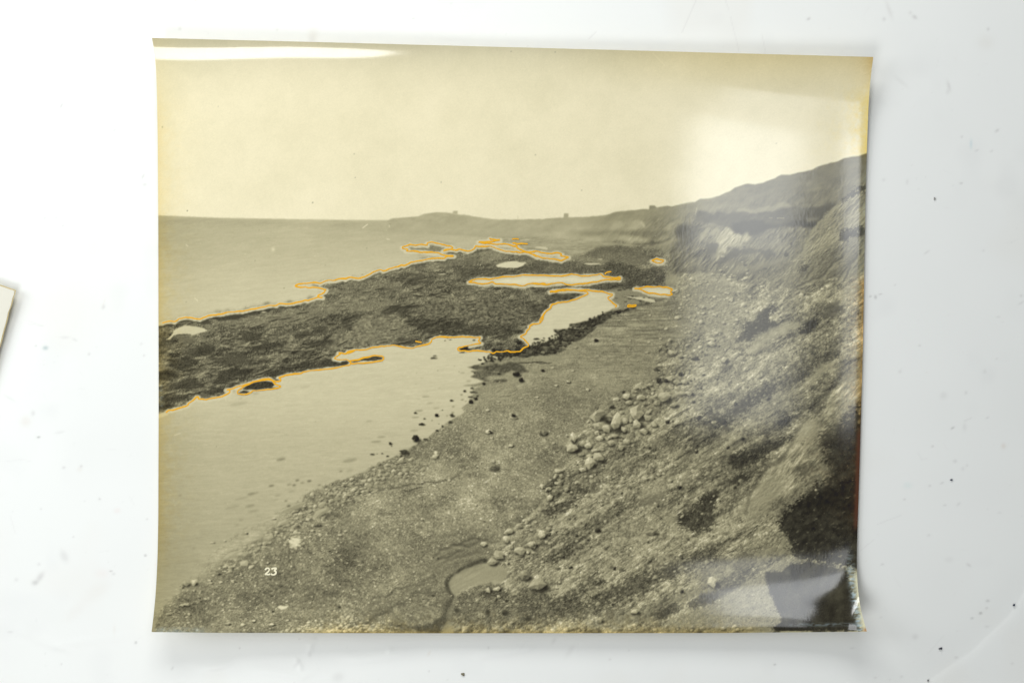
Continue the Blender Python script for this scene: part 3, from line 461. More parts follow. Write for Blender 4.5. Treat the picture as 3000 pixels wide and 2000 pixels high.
# pale and dark beach tone bands
bt(d6,[(600,200),(900,160),(1250,180),(1500,200),(1622,260),(1622,420),(1200,420),(1000,560),(900,640),(760,620),(900,400),(700,300)],24,1,22,6,True)
bt(d6,[(400,400),(700,350),(800,420),(700,520),(560,540),(400,520)],-7,1,14,6,True)
bt(d6,[(0,560),(500,640),(700,800),(500,1000),(200,1040),(0,1060)],-7,1,30,6,True)
bt(d5,[(200,1150),(480,1010),(800,930),(1100,850),(1622,700),(1622,1180),(1300,1250),(900,1280),(500,1300),(200,1350)],-13,1,25,8,True)
bt(d5,[(80,1320),(250,1180),(420,1200),(450,1300),(300,1420),(60,1480)],-18,1,12,8,True)
bt(d3,[(0,900),(300,700),(700,760),(800,950),(600,1150),(200,1300),(0,1400)],-9,1,22,8,True)
bt(d3,[(200,620),(800,560),(1350,620),(1100,720),(700,700),(300,720)],9,1,16,6,True)
bt(d3,[(700,60),(1300,90),(1850,60),(1850,170),(1400,330),(700,300),(500,280)],-4+7*rip,1,14,6,True)
bt(c6,[(900,1260),(1400,1180),(1640,1060),(1850,1000),(1860,1400),(1300,1400),(900,1380)],-14+7*rip2,1,14,6,True)
bt(c6,[(1640,1060),(1760,900),(1860,860),(1860,1200),(1700,1220)],-12,1,14,6,True)
bt(c6,[(1060,1415),(1150,1410),(1190,1395),(1230,1410),(1480,1420),(1300,1432),(1100,1428)],170,.8,2,2)
line(fr(c6,[(1840,965),(2000,960),(2240,950)]),3,190,.7,soft=1.5)
for i in range(16):
    y=rng.uniform(1370,1720); line(roughen(fr(c6,[(rng.uniform(1000,1300),y),(rng.uniform(1450,1900),y-rng.uniform(0,30))]),1,closed=False),2,lerp(84,150,rng.random()),.45,soft=1.4)
# smooth wet sand near the lagoon edge, pale flat rock slabs
bt(d2,[(1480,880),(1700,740),(2000,690),(2150,740),(2000,860),(1760,920),(1560,960),(1420,1040),(1340,1090),(1420,980)],148+rk1*8+fine*5,.8,5,5)
bt(d2,[(1640,690),(1780,640),(1920,590),(2200,560),(2352,520),(2352,460),(2250,420),(2352,360),(2352,480),(2200,600),(2000,690)],158+5*fine,.75,4,4)
bt(d3,[(0,400),(200,390),(370,400),(380,460),(200,475),(0,470)],150+4*fine,.8,3,3)
bt(d2,[(1440,530),(1560,505),(1800,490),(2060,500),(2200,570),(2100,590),(1900,590),(1700,580),(1560,560)],82+rk4*8+30*spkl,.9,2,4)
bt(d2,[(1480,575),(1600,575),(1850,600),(1900,620),(1640,650),(1720,690),(1600,680),(1480,640)],96+14*rk4,.85,2,3)
put(fr(d2,[(1740,685),(1820,670),(1910,675),(1900,700),(1790,708)]),84+12*rk4,.85,1.5,3)
line(roughen(fr(d2,[(2040,480),(2150,478),(2250,470),(2352,478)]),1,closed=False),3,70,.8); line(roughen(fr(d3,[(0,470),(60,480),(100,490),(220,480)]),1,closed=False),2.5,70,.8)
for i in range(60):
    t=rng.random(); x,y=fr(d2,[(lerp(1500,2100,t)+rng.normal()*60,lerp(940,760,t)+rng.normal()*40)])[0]
    line([(x,y),(x+rng.uniform(8,26),y-rng.uniform(2,8))],rng.uniform(1.2,2.4),rng.choice([108,172,182]),.6)
# dark cobble bank by the lagoon head
bank=fr(c6,[(800,1290),(880,1265),(1000,1240),(1180,1210),(1200,1240),(1000,1290),(860,1360),(760,1410),(700,1480)])+fr(d3,[(640,150),(560,210),(400,280),(380,330),(250,380),(0,400),(-140,420),(-500,400),(-460,350),(-200,300),(0,285),(100,255),(200,230),(320,180),(240,100),(450,80),(600,80),(430,60),(420,35),(560,15),(700,-20)])
bk=full(bank,1.2,3)
w5=worley(PX/9.0,PY/7.0,61); cob=78+(w5[2]-.5)*60-w5[4]*34+np.clip(w5[2]-.9,0,1)*300; cob-= (w5[1]<.12)*14
T=T*(1-bk)+bk*cob
for i in range(230):
    t=rng.random(); b=[(830,1295),(640,1400),(300,1560),(0,1680),(-300,1760),(-560,1800)]
    j=rng.integers(0,5); p=np.array(b[j])*(1-t)+np.array(b[j+1])*t+rng.normal(size=2)*[34,22]
    x,y=fr(c6,[p])[0]; stone(x,y,rng.uniform(2,5.5),rng.uniform(1.6,4),rng.choice([52,58,66,90]),rng.uniform(-20,20),.3,22,seed=i)
# pale stones and slabs along the lower waterline
lowb=fr(d6,[(430,110),(300,180),(150,250),(0,320)])+fr(d5,[(1400,350),(1230,440),(1060,560),(900,660),(700,780),(500,920)])
slab=full(fr(d6,[(600,60),(430,105),(200,215),(0,295)])+fr(d5,[(1500,290),(1230,430),(1050,540),(850,640),(640,790),(420,940),(500,960),(700,900),(900,830),(1100,760),(1400,650),(1622,560)])+fr(d6,[(200,480),(400,360),(520,310),(700,180)]),5,6)*bm
w6=worley(PX/15+.5*rk1*.1,PY/8.5,71); sl=146+(w6[2]-.5)*60-w6[4]*34-(w6[1]<.10)*38+fine*6
mk=slab*sst(-.4,.5,snoise(72,22,1.8,25,1.1)); T=T*(1-.85*mk)+.85*mk*sl
for i in range(420):
    j=rng.integers(0,len(lowb)-1); t=rng.random(); p=np.array(lowb[j])*(1-t)+np.array(lowb[j+1])*t+np.array([abs(rng.normal())*34,rng.normal()*12+abs(rng.normal())*24])
    s=rng.uniform(2,7.5); stone(p[0],p[1],s*1.3,s*.72,rng.choice([150,165,178,186,196]),25,.45,24,seed=1000+i)
for q in [(1130,500,120,30,176),(1350,540,110,36,172),(1050,620,70,20,178),(930,745,60,20,176),(820,740,90,34,174),(700,880,90,34,182),(750,940,45,26,186),(640,880,90,22,180),(1360,470,45,18,182)]:
    x,y=fr(d5,[q[:2]])[0]; stone(x,y,q[2]/K5,q[3]/K5,q[4],22,.25,14,soft=1.5)
# pale shallow water by the low slabs
put(fr(d5,[(400,960),(620,780),(900,610),(1060,560),(1000,640),(740,800),(560,920)]),186+5*watn,.7,7,6); put(fr(d5,[(100,1240),(330,1060),(420,980),(480,1000),(300,1130),(150,1240)]),168,.5,6)
for q in [(800,395,30,9,128),(840,385,20,5,140),(790,490,38,9,138),(720,430,60,7,156),(650,500,60,9,158),(820,530,44,8,150),(960,330,22,6,86),(1165,287,15,6,70),(1260,293,18,6,56),(1140,325,15,6,70),(1205,306,16,4,86),(1100,320,20,5,120),(1036,122,38,9,122),(1510,215,13,4,70),(1340,325,14,5,90),(1075,450,12,5,90),(1097,490,16,8,78),(1010,408,24,6,150),(720,602,22,7,150),(688,640,16,5,150),(235,408,14,7,140),(345,823,16,6,138),(1000,440,20,5,155),(1120,375,26,5,150),(850,575,18,5,160),(1580,130,60,14,150),(1580,210,30,7,160)]:
    x,y=fr(d5,[q[:2]])[0]; ell(x,y,q[2]/K5,q[3]/K5,q[4],.75,2.0,12)
for q in [(640,1400,160,14,165)]: pass
# dark marks in the water (crop d2)
for q in [(970,868,46,9,150),(885,895,18,5,165),(1020,940,40,5,140),(890,1030,50,8,135),(850,1105,45,8,150),(1090,1000,36,8,160),(460,1330,50,12,158),(400,1385,60,12,150),(320,1150,40,10,168),(840,1255,50,12,165),(1130,770,18,4,165),(925,655,20,5,172),(1460,690,30,6,130),(1390,595,30,4,110),(1440,740,40,5,120),(1285,983,16,5,90),(1380,846,14,6,80),(1390,903,18,6,95),(1215,1088,12,5,90),(1430,920,12,4,90),(1280,1050,16,6,95)]:
    x,y=fr(d2,[q[:2]])[0]; ell(x,y,q[2]/K4,q[3]/K4,q[4],.8,1.5,4)
for q in [(1040,888,14,4,140),(1020,950,110,22,176),(1780,755,60,8,172),(1210,835,40,8,160),(960,803,16,4,90)]:
    x,y=fr(d1,[q[:2]])[0]; ell(x,y,q[2]/K4,q[3]/K4,q[4],.8,2.2,10)
# --------------------------------------------------------------- talus slope on the right
talus=toe+fr(d6,[(1150,945),(1230,965),(1300,990),(1320,1030),(1270,1090),(1150,1095),(1050,1120),(950,1160),(905,1200),(880,1270),(840,1330),(840,1400),(780,1520)])+[(1290,1880),(2640,1880)]+fr(c7,[(2300,380),(2110,400),(1950,460),(1870,550),(1800,610),(1740,660),(1690,700),(1600,800),(1480,930),(1420,1060),(1380,1170),(1300,1260),(1000,1400),(860,1540),(500,1490),(300,1440),(0,1410)])
tm=full(talus,3,5)
# coordinates along the slope (rises to the right at about 33 degrees)
A=math.radians(33); SU=(PX-1500)*math.cos(A)-(PY-1500)*math.sin(A); SV=(PX-1500)*math.sin(A)+(PY-1500)*math.cos(A)
t1=snoise(80,60,4.6,33,1.2); t2=snoise(81,20,2.6,33,1.1); t3=snoise(82,7,2.2,33,1.0); t4=snoise(83,2.2,1.5,30,.7)
hh=snoise(84,11,1.6,33,1.3); hr=-(gx(hh,1)*.9+gy(hh,1)*1.0); hr/=hr.std()
hh2=snoise(85,30,1.8,33,1.6); hr2=-(gx(hh2,2)*.9+gy(hh2,2)); hr2/=hr2.std()
wA=worley(SU/7.2,SV/5.2,86); wB=worley(SU/15,SV/11,87)
wC=worley(SU/12.5+.35*snoise(204,9,1,0,1),SV/8.5+.35*snoise(205,9,1,0,1),89)
gapA=1-sst(.02,.30,wA[1]); gapC=1-sst(.02,.22,wC[1])
dens=sst(-1.0,1.1,snoise(206,26,2.4,33,1.1))
crumb=((wA[2]-.5)*44-wA[4]*40-wA[3]*14-gapA*34*dens+np.clip(wA[2]-.9,0,1)*360)+((wC[2]-.5)*30-wC[4]*30-wC[3]*14-gapC*34*(1-.5*dens)+np.clip(wC[2]-.93,0,1)*500)*.75+12
rub=(wB[2]-.5)*50-wB[4]*44-wB[3]*24-(wB[1]<.1)*34
rubm=sst(.2,1.2,snoise(88,50,2.2,33,1.2))
tstk=snoise(212,5,8,33,1.0); tstk2=snoise(213,11,7,31,1.1)
tal=144+t1*17+t2*12+t3*8+tstk*9+tstk2*10+t4*12+hr*3+crumb*.72
tal=lerp(tal,154+t1*8+rub*.65+crumb*.45+tstk2*7+t4*9,rubm*.5)
tal=np.maximum(tal,46+4*t4)
T=T*(1-tm)+tal*tm
def tt(o,p,v,op=.85,b=4,r=6): ragput(o,p,v,op,b,r)
smooth=124+t1*5+16*gsh2+snoise(90,9,5,46,1.1)*7+hr*3+t4*6
# lit upper ridge
put(fr(c7,[(2160,390),(2110,400),(1950,460),(1870,550),(1800,610),(1690,720),(1600,800),(1480,930),(1420,1060),(1380,1170),(1300,1260),(1500,1260),(1700,1180),(1900,1120),(2160,1040)]),smooth+12,.92,1.4,4)
line(roughen(fr(c7,[(1780,640),(1690,730),(1600,810),(1490,940),(1430,1060),(1390,1170),(1310,1260)]),5,closed=False),7,162,.5,soft=3)
tt(c7,[(1380,1170),(1500,950),(1690,700),(1740,730),(1560,960),(1500,1100),(1440,1180)],148+10*gsh2+t4*6,.7,4,4)
tt(c7,[(2120,1000),(1900,1060),(1500,1240),(1300,1260),(1000,1400),(860,1568),(1300,1568),(1600,1500),(2120,1400)],114+t1*6+15*gsh2+snoise(91,10,5,42,1.1)*7+t4*6,.75,6,5)
tt(c7,[(1830,600),(1840,560),(1900,500),(2000,430),(2120,370),(2120,460),(2000,500),(1920,540),(1860,600)],50,.8,2,3); tt(c7,[(1690,690),(1700,660),(1740,680),(1720,700)],52,.8,1.5,1)
tt(c7,[(1800,990),(1810,930),(1920,910),(2050,860),(2120,870),(2080,960),(1960,1000),(1900,1040),(1820,1060)],52+6*t4,.85,2.5,4)
tt(c7,[(1320,1400),(1370,1320),(1440,1300),(1450,1340),(1380,1400)],58,.8,2,3); tt(c7,[(1940,1220),(1980,1190),(2010,1200),(1960,1230)],58,.7,1.5,2)
tt(c7,[(1330,1000),(1480,920),(1420,990),(1340,1010)],72,.7,2,3)
for a,b in [((2060,1130),(1720,1560)),((2000,1190),(1850,1500)),((1500,1350),(1400,1480)),((1620,1440),(1300,1568)),((1850,1190),(1560,1470)),((1750,1480),(1560,1568))]:
    line(roughen(fr(c7,[a,b]),4,closed=False),4,78,.6,soft=2.5); line(roughen([(x+6,y+3) for x,y in fr(c7,[a,b])],4,closed=False),4,150,.5,soft=2.5)
# c8 patches
tt(c8,[(160,830),(260,760),(330,700),(270,680),(330,590),(470,540),(470,490),(560,440),(700,390),(780,400),(700,440),(640,500),(560,560),(680,600),(710,640),(600,680),(560,740),(480,780),(400,830),(260,860)],60+6*t4,.9,2,5)
tt(c8,[(90,850),(200,830),(100,860)],70,.8,1.5,2); tt(c8,[(430,780),(600,690),(820,600),(1000,600),(900,700),(700,780),(500,900),(400,960),(330,1000),(380,900)],158+t2*6+hr*6,.75,4,5)
tt(c8,[(230,930),(300,880),(330,910),(250,960)],78,.8,2,3); tt(c8,[(400,1020),(520,940),(620,905),(560,960),(430,1010)],78,.8,2,3)
tt(c8,[(1160,470),(1240,400),(1330,370),(1440,420),(1520,440),(1480,500),(1390,530),(1280,570),(1180,550)],82+6*t4,.7,4,4)
tt(c8,[(1000,650),(1030,600),(1150,570),(1180,620),(1140,690),(1050,720),(1000,730),(930,740),(920,690),(960,670)],48+4*t4,.9,1.5,3); tt(c8,[(1230,600),(1330,590),(1290,630),(1240,640)],54,.85,1.5,3)
tt(c8,[(1000,600),(1160,480),(1300,360),(1460,220),(1560,170),(1680,120),(1680,260),(1500,330),(1340,370),(1200,460),(1080,560)],150+hr*9+t4*6,.65,4,5)
tt(c8,[(1140,240),(1250,170),(1330,110),(1330,140),(1230,210),(1160,240)],72,.8,2,3); tt(c8,[(1250,290),(1400,220),(1480,190),(1420,240),(1340,320),(1250,340)],78,.7,3,3)
tt(c8,[(1060,470),(1120,390),(1170,360),(1170,380),(1100,450)],56,.85,1.2,2); tt(c8,[(840,520),(900,490),(920,510),(860,540)],84,.7,2,2)
tt(c8,[(480,270),(560,220),(680,180),(680,200),(560,250)],80,.8,2,2); tt(c8,[(480,215),(520,130),(620,80),(560,140),(500,210)],86,.8,2,2)
tt(c8,[(1040,960),(1080,930),(1150,940),(1130,970),(1060,980)],56,.85,1.8,3); tt(c8,[(1220,930),(1380,880),(1440,960),(1380,1000),(1260,1060),(1120,1130),(1000,1180),(1080,1110),(1160,1040)],62+crumb*.35,.8,4,5)
tt(c8,[(600,1340),(780,1240),(920,1200),(1100,1150),(1180,1160),(900,1300),(700,1390),(500,1470),(330,1530)],66+crumb*.5,.8,4,6)
tt(c8,[(80,1350),(130,1310),(210,1300),(180,1340)],72,.7,3,3); tt(c8,[(1200,1470),(1300,1350),(1400,1280),(1360,1360),(1250,1460)],70+crumb*.4,.8,3,4)
tt(c8,[(1110,1270),(1200,1200),(1320,1130),(1290,1200),(1160,1280)],70,.8,2.5,3)
tt(c8,[(1400,1280),(1560,1100),(1680,1000),(1680,1180),(1500,1330),(1300,1480),(1250,1568),(1180,1568),(1300,1400)],146+hr*9+snoise(93,8,5,48,1)*9,.75,4,4)
tt(c8,[(1000,1220),(1200,1080),(1330,1040),(1420,1080),(1440,1140),(1300,1160),(1150,1250)],142+hr*9,.7,4,4); tt(c8,[(640,1500),(740,1400),(900,1330),(1060,1300),(900,1420),(800,1500),(640,1568)],140+hr*8,.7,5,5)
tt(c6,[(1660,1020),(1760,900),(1860,860),(2100,880),(2352,900),(2352,1000),(2300,1150),(2100,1250),(1900,1400),(1860,1400)],132+t4*7+rip*5+fine*5,.85,16,6)
tt(c6,[(1800,840),(2000,830),(2200,880),(2352,910),(2352,940),(2100,900),(1850,880)],160+fine*10,.8,4,4)
tg=(1552,937,1.329)
def band(pts,w,v,op,b=5,amp=.26):
    P=np.array(fr(tg,pts)); t_=np.gradient(P,axis=0); t_/=np.linalg.norm(t_,axis=1,keepdims=True); n_=np.stack([-t_[:,1],t_[:,0]],1); ww=w/1.329*np.array([.25]+[1]*(len(P)-2)+[.3])[:,None]/2
    q=[tuple(p) for p in np.concatenate([P+n_*ww,(P-n_*ww)[::-1]])]; ragput((0,0,1),q,v,op,b,7,amp)
dkt=66+crumb*.6+t4*9+t3*6; mdt=98+crumb*.8+t4*12+t3*6; lgt=174+crumb*.4+t4*8+hr*5
band([(330,640),(450,545),(580,450),(720,390),(860,310),(1000,225),(1150,125),(1290,50)],52,mdt,.75,8)
band([(470,480),(600,420),(740,330),(900,215),(1060,120),(1200,40)],26,mdt,.6,5)
band([(560,420),(700,385),(760,360)],22,dkt,.7,4); band([(820,330),(900,290),(960,250)],24,dkt,.65,4); band([(1010,250),(1090,200),(1180,110)],28,dkt,.6,5)
band([(600,560),(720,470),(860,400),(960,330),(1080,250),(1190,180)],34,lgt,.6,6); band([(420,700),(520,610),(640,540),(760,480)],40,lgt-14,.5,8)
band([(660,720),(760,650),(860,600),(950,520)],44,dkt,.75,6); band([(560,800),(680,730),(800,690),(900,640)],30,mdt,.7,6)
band([(770,560),(850,520),(930,470),(1010,400),(1060,340)],42,dkt-6,.8,5); band([(960,420),(1040,330),(1120,250),(1230,190)],26,mdt,.6,4)
band([(100,740),(230,650),(360,590)],22,dkt,.8,4); band([(30,800),(140,720),(280,640),(420,560)],26,mdt-8,.6,5); band([(200,830),(360,740),(520,690),(640,640)],30,mdt+8,.5,6)
for k_ in range(46):
    x0_,y0_=rng.uniform(300,1150),rng.uniform(80,860)
    if y0_<560-.45*x0_+60: continue
    L_=rng.uniform(40,170); a_=rng.normal(.56,.1); band([(x0_,y0_),(x0_+L_*.5*math.cos(a_),y0_-L_*.5*math.sin(a_)+rng.normal()*4),(x0_+L_*math.cos(a_),y0_-L_*math.sin(a_))],rng.uniform(7,20),rng.choice([0,1,2]) and (dkt+10 if rng.random()<.5 else mdt) if rng.random()<.6 else lgt,.55,3.5,.3)
# toe: broad rubble of pale boulders
tt(d3,[(1250,740),(1500,600),(1700,470),(1900,200),(2352,60),(2352,300),(2000,520),(1700,680),(1400,800)],140+rub*1.0+t4*6,.7,12,8)
tt(d3,[(900,860),(1300,720),(1500,700),(1800,800),(1500,1000),(1350,1250),(1150,1350),(1000,1560),(520,1560),(640,1300),(700,1000)],144+rub*.9+t4*7,.75,12,8)
tt(d7,[(0,700),(170,560),(420,300),(520,190),(700,150),(900,100),(820,240),(600,400),(350,600),(200,800),(100,950),(0,900)],132+rub*.9+t4*8,.7,12,8)
tt(d4,[(-300,700),(0,560),(400,330),(800,120),(1200,-60),(1640,0),(1300,430),(1100,760),(800,1040),(640,1320),(590,1568),(0,1568),(-300,1300)],116+t1*16+t2*8+tstk*8+tstk2*9+crumb*.65+t4*8,.6,26,8)
tt(c6,[(1840,1250),(2000,1180),(2200,1120),(2352,1050),(2352,1560),(2100,1560),(1900,1480),(1850,1400)],150+rub*.5+crumb*.35+t4*7,.6,18,8)
tt(c8,[(0,560),(150,480),(330,330),(480,300),(640,240),(560,360),(300,560),(120,760),(0,860)],152+crumb*.45+t4*7,.6,14,8)
for i in range(420):
    t_=rng.random(); p=np.array(fr(c6,[(1830,1480)])[0])*(1-t_)+np.array(fr(c6,[(2340,900)])[0])*t_+rng.normal(size=2)*[60,34]
    s_=rng.gamma(1.6,1.0)+1.1; stone(p[0],p[1],s_*1.3,s_*.8,rng.uniform(150,205),15,.5,26,seed=9000+i)
band([(760,780),(860,720),(960,690),(1040,640)],34,lgt,.6,6); band([(640,880),(760,810),(900,760),(1010,700)],26,lgt+8,.55,6)
# d4 / d8 : dark weedy gullies and the near bluff
tt(d4,[(340,880),(380,790),(500,770),(640,780),(860,660),(1000,600),(1180,560),(1000,700),(860,800),(700,900),(600,960),(450,1000),(390,940)],56+crumb*.55,.85,3,6)
tt(d4,[(0,1380),(170,1270),(330,1180),(480,1050),(620,1060),(620,1120),(400,1170),(260,1260),(100,1400),(0,1450)],56+6*t4,.85,3,5); tt(d4,[(950,470),(960,380),(1020,370),(1080,290),(1160,270),(1100,380),(1130,430),(1000,480),(920,520)],52+crumb*.4,.85,2,4)
tt(d4,[(0,470),(240,340),(420,230),(640,140),(900,20),(1000,0),(820,120),(600,240),(380,350),(160,420)],64+crumb*.5,.75,4,6)
tt(d4,[(310,760),(400,710),(440,740),(340,820)],162,.7,2,3); tt(d4,[(100,1290),(300,1200),(430,1040),(500,980),(480,1040),(370,1160),(180,1290)],158+rub*.5,.7,2.5,3)
bluff=[(590,1568),(600,1450),(640,1330),(720,1180),(800,1050),(950,930),(1100,780),(1200,620),(1290,450),(1400,330),(1500,200),(1640,30),(1800,-100),(2060,-100),(2060,100),(1900,300),(1700,420),(1500,480),(1480,600),(1520,800),(1600,1050),(1500,1190),(1300,1270),(1100,1380),(860,1540)]
bl=152+10*gsh2+hr2*7+hr*6+snoise(95,9,4.5,52,1.1)*13+snoise(96,45,2,50,1.3)*12+t2*6+crumb*.3+t4*7
ragput(d4,bluff,bl,.95,2.4,3,.12)
line(roughen([(x-5,y-2) for x,y in fr(d4,bluff[:12])],3,closed=False),8,92,.35,soft=5)
tt(d4,[(620,1540),(640,1380),(720,1220),(860,1060),(960,1060),(1000,1150),(980,1280),(860,1400),(760,1530)],166+hr*5+t4*4,.75,7,6)
tt(d4,[(1290,450),(1420,380),(1480,450),(1470,600),(1340,700),(1180,640)],168+hr*5,.7,5,4)
for p in [[(1040,830),(1180,700),(1190,690),(1100,800)],[(1270,700),(1280,630),(1300,650),(1295,710)],[(1320,610),(1340,575),(1350,600)],[(1500,200),(1620,140),(1500,300),(1380,390),(1440,300)]]: tt(d4,p,66,.75,2,2)
tt(d4,[(1200,1050),(1300,930),(1440,860),(1400,960),(1300,1100),(1220,1120)],82,.6,6,4); tt(d4,[(1180,1220),(1240,1120),(1500,1000),(1600,1040),(1400,1200)],92,.6,8,4)
tt(d4,[(860,1540),(1100,1380),(1300,1270),(1500,1190),(1600,1100),(1620,1130),(1450,1240),(1200,1370),(900,1568)],150+hr*6,.6,4,4)
# big dark shadow at the right edge
put(fr(d4,[(1380,700),(1500,520),(1700,430),(1900,260),(2060,60),(2060,1700),(1000,1700),(900,1500),(1200,1330),(1450,1200),(1500,1000)]),70+snoise(97,24,1.4,40,1.2)*9+t4*3,.55,26,10)
dk=50+snoise(97,24,1.4,40,1.2)*7+t4*2
tt(d4,[(1490,500),(1620,560),(1720,440),(1850,330),(1960,150),(2040,0),(2060,1568),(1050,1568),(1060,1480),(1300,1300),(1500,1200),(1620,1050),(1540,800)],dk,.92,10,6)
tt(d4,[(1500,480),(1700,430),(1850,330),(1820,420),(1700,600),(1560,700)],84+hr*10,.6,8,6)
tt(d8,[(770,470),(800,330),(900,250),(1150,150),(1300,30),(1560,0),(1560,900),(1420,870),(1200,815),(1050,780),(900,765),(840,600)],dk-5,.92,6,6)
tt(d8,[(470,430),(480,330),(480,220),(560,60),(620,0),(900,0),(800,100),(640,320),(540,400)],146+hr*9+t4*4,.55,4,4)
tt(d8,[(350,400),(390,390),(410,420),(370,440)],50,.8,2,2)
# lower right: sunlit bank, rocks and the dark block
tt(d8,[(0,800),(200,760),(480,690),(700,640),(830,560),(880,640),(860,700),(740,730),(500,850),(300,1000),(0,1160)],118+rub*.7+t4*8,.65,6,6)
tt(d8,[(480,720),(600,680),(720,640),(840,560),(860,700),(740,780),(600,760)],148+rub*.5,.7,4,5); tt(d8,[(60,960),(120,920),(220,910),(240,860),(320,860),(330,900),(200,960),(110,1020)],172+t4*6,.8,2.5,4)
tt(d8,[(800,620),(850,650),(890,700),(850,690)],50,.85,2,2); tt(d8,[(640,720),(720,730),(740,770),(680,760)],76,.8,2,2); tt(d8,[(620,740),(760,750),(730,780)],66,.6,2,2)
tt(d8,[(0,1100),(280,1010),(440,870),(560,820),(440,980),(240,1150),(0,1220)],66+crumb*.4,.7,6,6)
sand=142+t4*9+snoise(98,3,1.3,0,.8)*9+t2*5+hr*4
tt(d8,[(0,1230),(200,1180),(300,1090),(450,990),(600,920),(780,800),(900,775),(1000,790),(900,1000),(800,1400),(700,1470),(0,1490)],sand,.95,3,3)
sp=np.clip(snoise(99,3.4,1.6,0,.9)-1.5,0,2)
m_=full(fr(d8,[(40,1240),(300,1100),(600,930),(720,1200),(780,1400),(0,1480)]),8); T-=m_*sp*45
ragput(d8,[(600,910),(720,900),(820,880),(880,800),(1050,785),(1420,870),(1440,1000),(1500,1460),(690,1480),(780,1370),(760,1290),(710,1200),(650,1090),(630,970)],54+snoise(100,50,1.5,60,1.3)*8+t4*3,.97,3.5,4,.14)
ell(*fr(d8,[(845,905)])[0],9,6,120,.5,4); ell(*fr(d8,[(865,940)])[0],5,4,46,.7,2); ell(*fr(d8,[(1098,882)])[0],3,3,36,.8,1)
tt(d8,[(700,1420),(1000,1400),(1500,1400),(1560,1460),(900,1468),(690,1466)],48+6*t4,.85,3,2)
# d7 slope bands
tt(d7,[(1300,600),(1350,540),(1480,440),(1622,360),(1622,640),(1450,720),(1300,660)],58+crumb*.5,.85,5,6)
tt(d7,[(1000,450),(1080,400),(1200,370),(1230,390),(1180,430),(1010,490)],128+snoise(101,6,5,12,1)*9,.85,3,3); tt(d7,[(1010,490),(1180,430),(1230,400),(1200,460),(1080,490)],96,.7,3,3)
tt(d7,[(940,1040),(1100,990),(1300,930),(1622,790),(1622,920),(1300,1060),(1000,1180),(700,1260),(400,1300),(100,1320),(0,1290),(300,1250),(700,1180)],70+crumb*.6,.75,9,7)
tt(d7,[(0,1180),(300,1200),(620,1230),(900,1270),(800,1340),(560,1370),(300,1400),(0,1420)],84+crumb*.7+spkl*26,.75,12,7)
tt(d7,[(640,1090),(700,1070),(760,1090),(700,1120),(620,1120)],52,.85,2,3); tt(d7,[(600,1230),(700,1180),(770,1190),(640,1240)],56,.75,3,3); tt(d7,[(390,1220),(430,1200),(460,1230)],60,.7,2,2); tt(d7,[(650,1280),(700,1265),(720,1290)],56,.7,3,2)
tt(d7,[(1300,640),(1320,560),(1380,540),(1340,640)],48,.8,3,3); tt(d7,[(1220,580),(1320,560),(1300,640),(1230,650)],140+hr*5,.75,3,3)
tt(d7,[(480,880),(700,740),(900,560),(1150,470),(1250,560),(1150,760),(900,860),(640,930)],164+hr*5+t4*11+crumb*.6,.6,22,6); tt(d7,[(250,520),(420,440),(560,420),(400,540),(240,580)],64+crumb*.8,.7,4,5); tt(d7,[(430,380),(560,330),(640,340),(500,400)],58+crumb*.6,.7,3,4)
tt(d7,[(920,880),(910,865),(940,870)],50,.8,1.5,1)
tt(d7,[(600,1420),(700,1360),(900,1330),(1040,1300),(1200,1230),(1300,1250),(1200,1400),(900,1440),(640,1470)],134+rub*.8,.75,6,6)
tt(d7,[(1100,1340),(1300,1250),(1340,1310),(1200,1400),(1120,1380)],72+crumb*.5,.75,4,4); tt(d7,[(1180,1450),(1300,1380),(1450,1310),(1622,1260),(1622,1480),(1200,1500)],sand-2,.9,5,4)
tt(d7,[(1500,1130),(1560,1050),(1622,1040),(1622,1180),(1540,1190),(1400,1240),(1200,1240),(1300,1190)],138+rub*.7,.75,5,5)
tt(d7,[(1350,1300),(1500,1200),(1622,1160),(1622,1230),(1450,1300)],76+crumb*.5,.7,4,4)
# d6 lower: stream pool and banks
tt(d6,[(690,960),(720,880),(820,820),(950,770),(1060,740),(1180,760),(1200,790),(1180,870),(1140,930),(1000,960),(900,1030),(860,1080),(820,1060),(700,1020)],114+rk1*7+snoise(102,6,6,20,1)*9+fine*6,.6,9,4)
put(fr(d6,[(905,1020),(960,972),(1060,925),(1160,905),(1160,945),(1060,966),(980,1004),(890,1058),(862,1100),(880,1175),(905,1200),(880,1225),(830,1160),(815,1090),(840,1050)]),60+fine*5,.8,3,3)
for pts,w,v in [([(720,880),(820,830),(960,780),(1050,745),(1150,755),(1190,780)],3,66),([(860,810),(960,800),(1010,815),(1050,795),(1090,770)],4,70),([(760,920),(860,890),(920,850),(960,845)],4,72),([(800,950),(900,900),(1000,880),(1100,860)],3,84),([(1130,870),(1180,840)],3,84)]:
    line(roughen(fr(d6,pts),4,closed=False),w*2.4,v+14,.42,soft=3.5); line(roughen([(x,y+6) for x,y in fr(d6,pts)],3,closed=False),w*1.6,150,.4,soft=2.6)
tt(d6,[(250,1230),(500,1130),(700,1080),(820,1080),(850,1160),(600,1180),(440,1270),(200,1440),(100,1440)],112+fine*7,.55,14,5)
for pts in [[(240,1230),(450,1140),(640,1110)],[(180,1430),(400,1290),(560,1190),(860,1150)],[(300,1350),(420,1280),(520,1250)]]: line(roughen(fr(d6,pts),5,closed=False),5,88,.45,soft=3)
poolb=fr(d6,[(850,1100),(870,1060),(930,1020),(1000,980),(1080,955),(1180,945),(1230,965),(1300,990),(1320,1030),(1270,1090),(1150,1095),(1050,1120),(950,1160),(905,1200),(870,1170)])
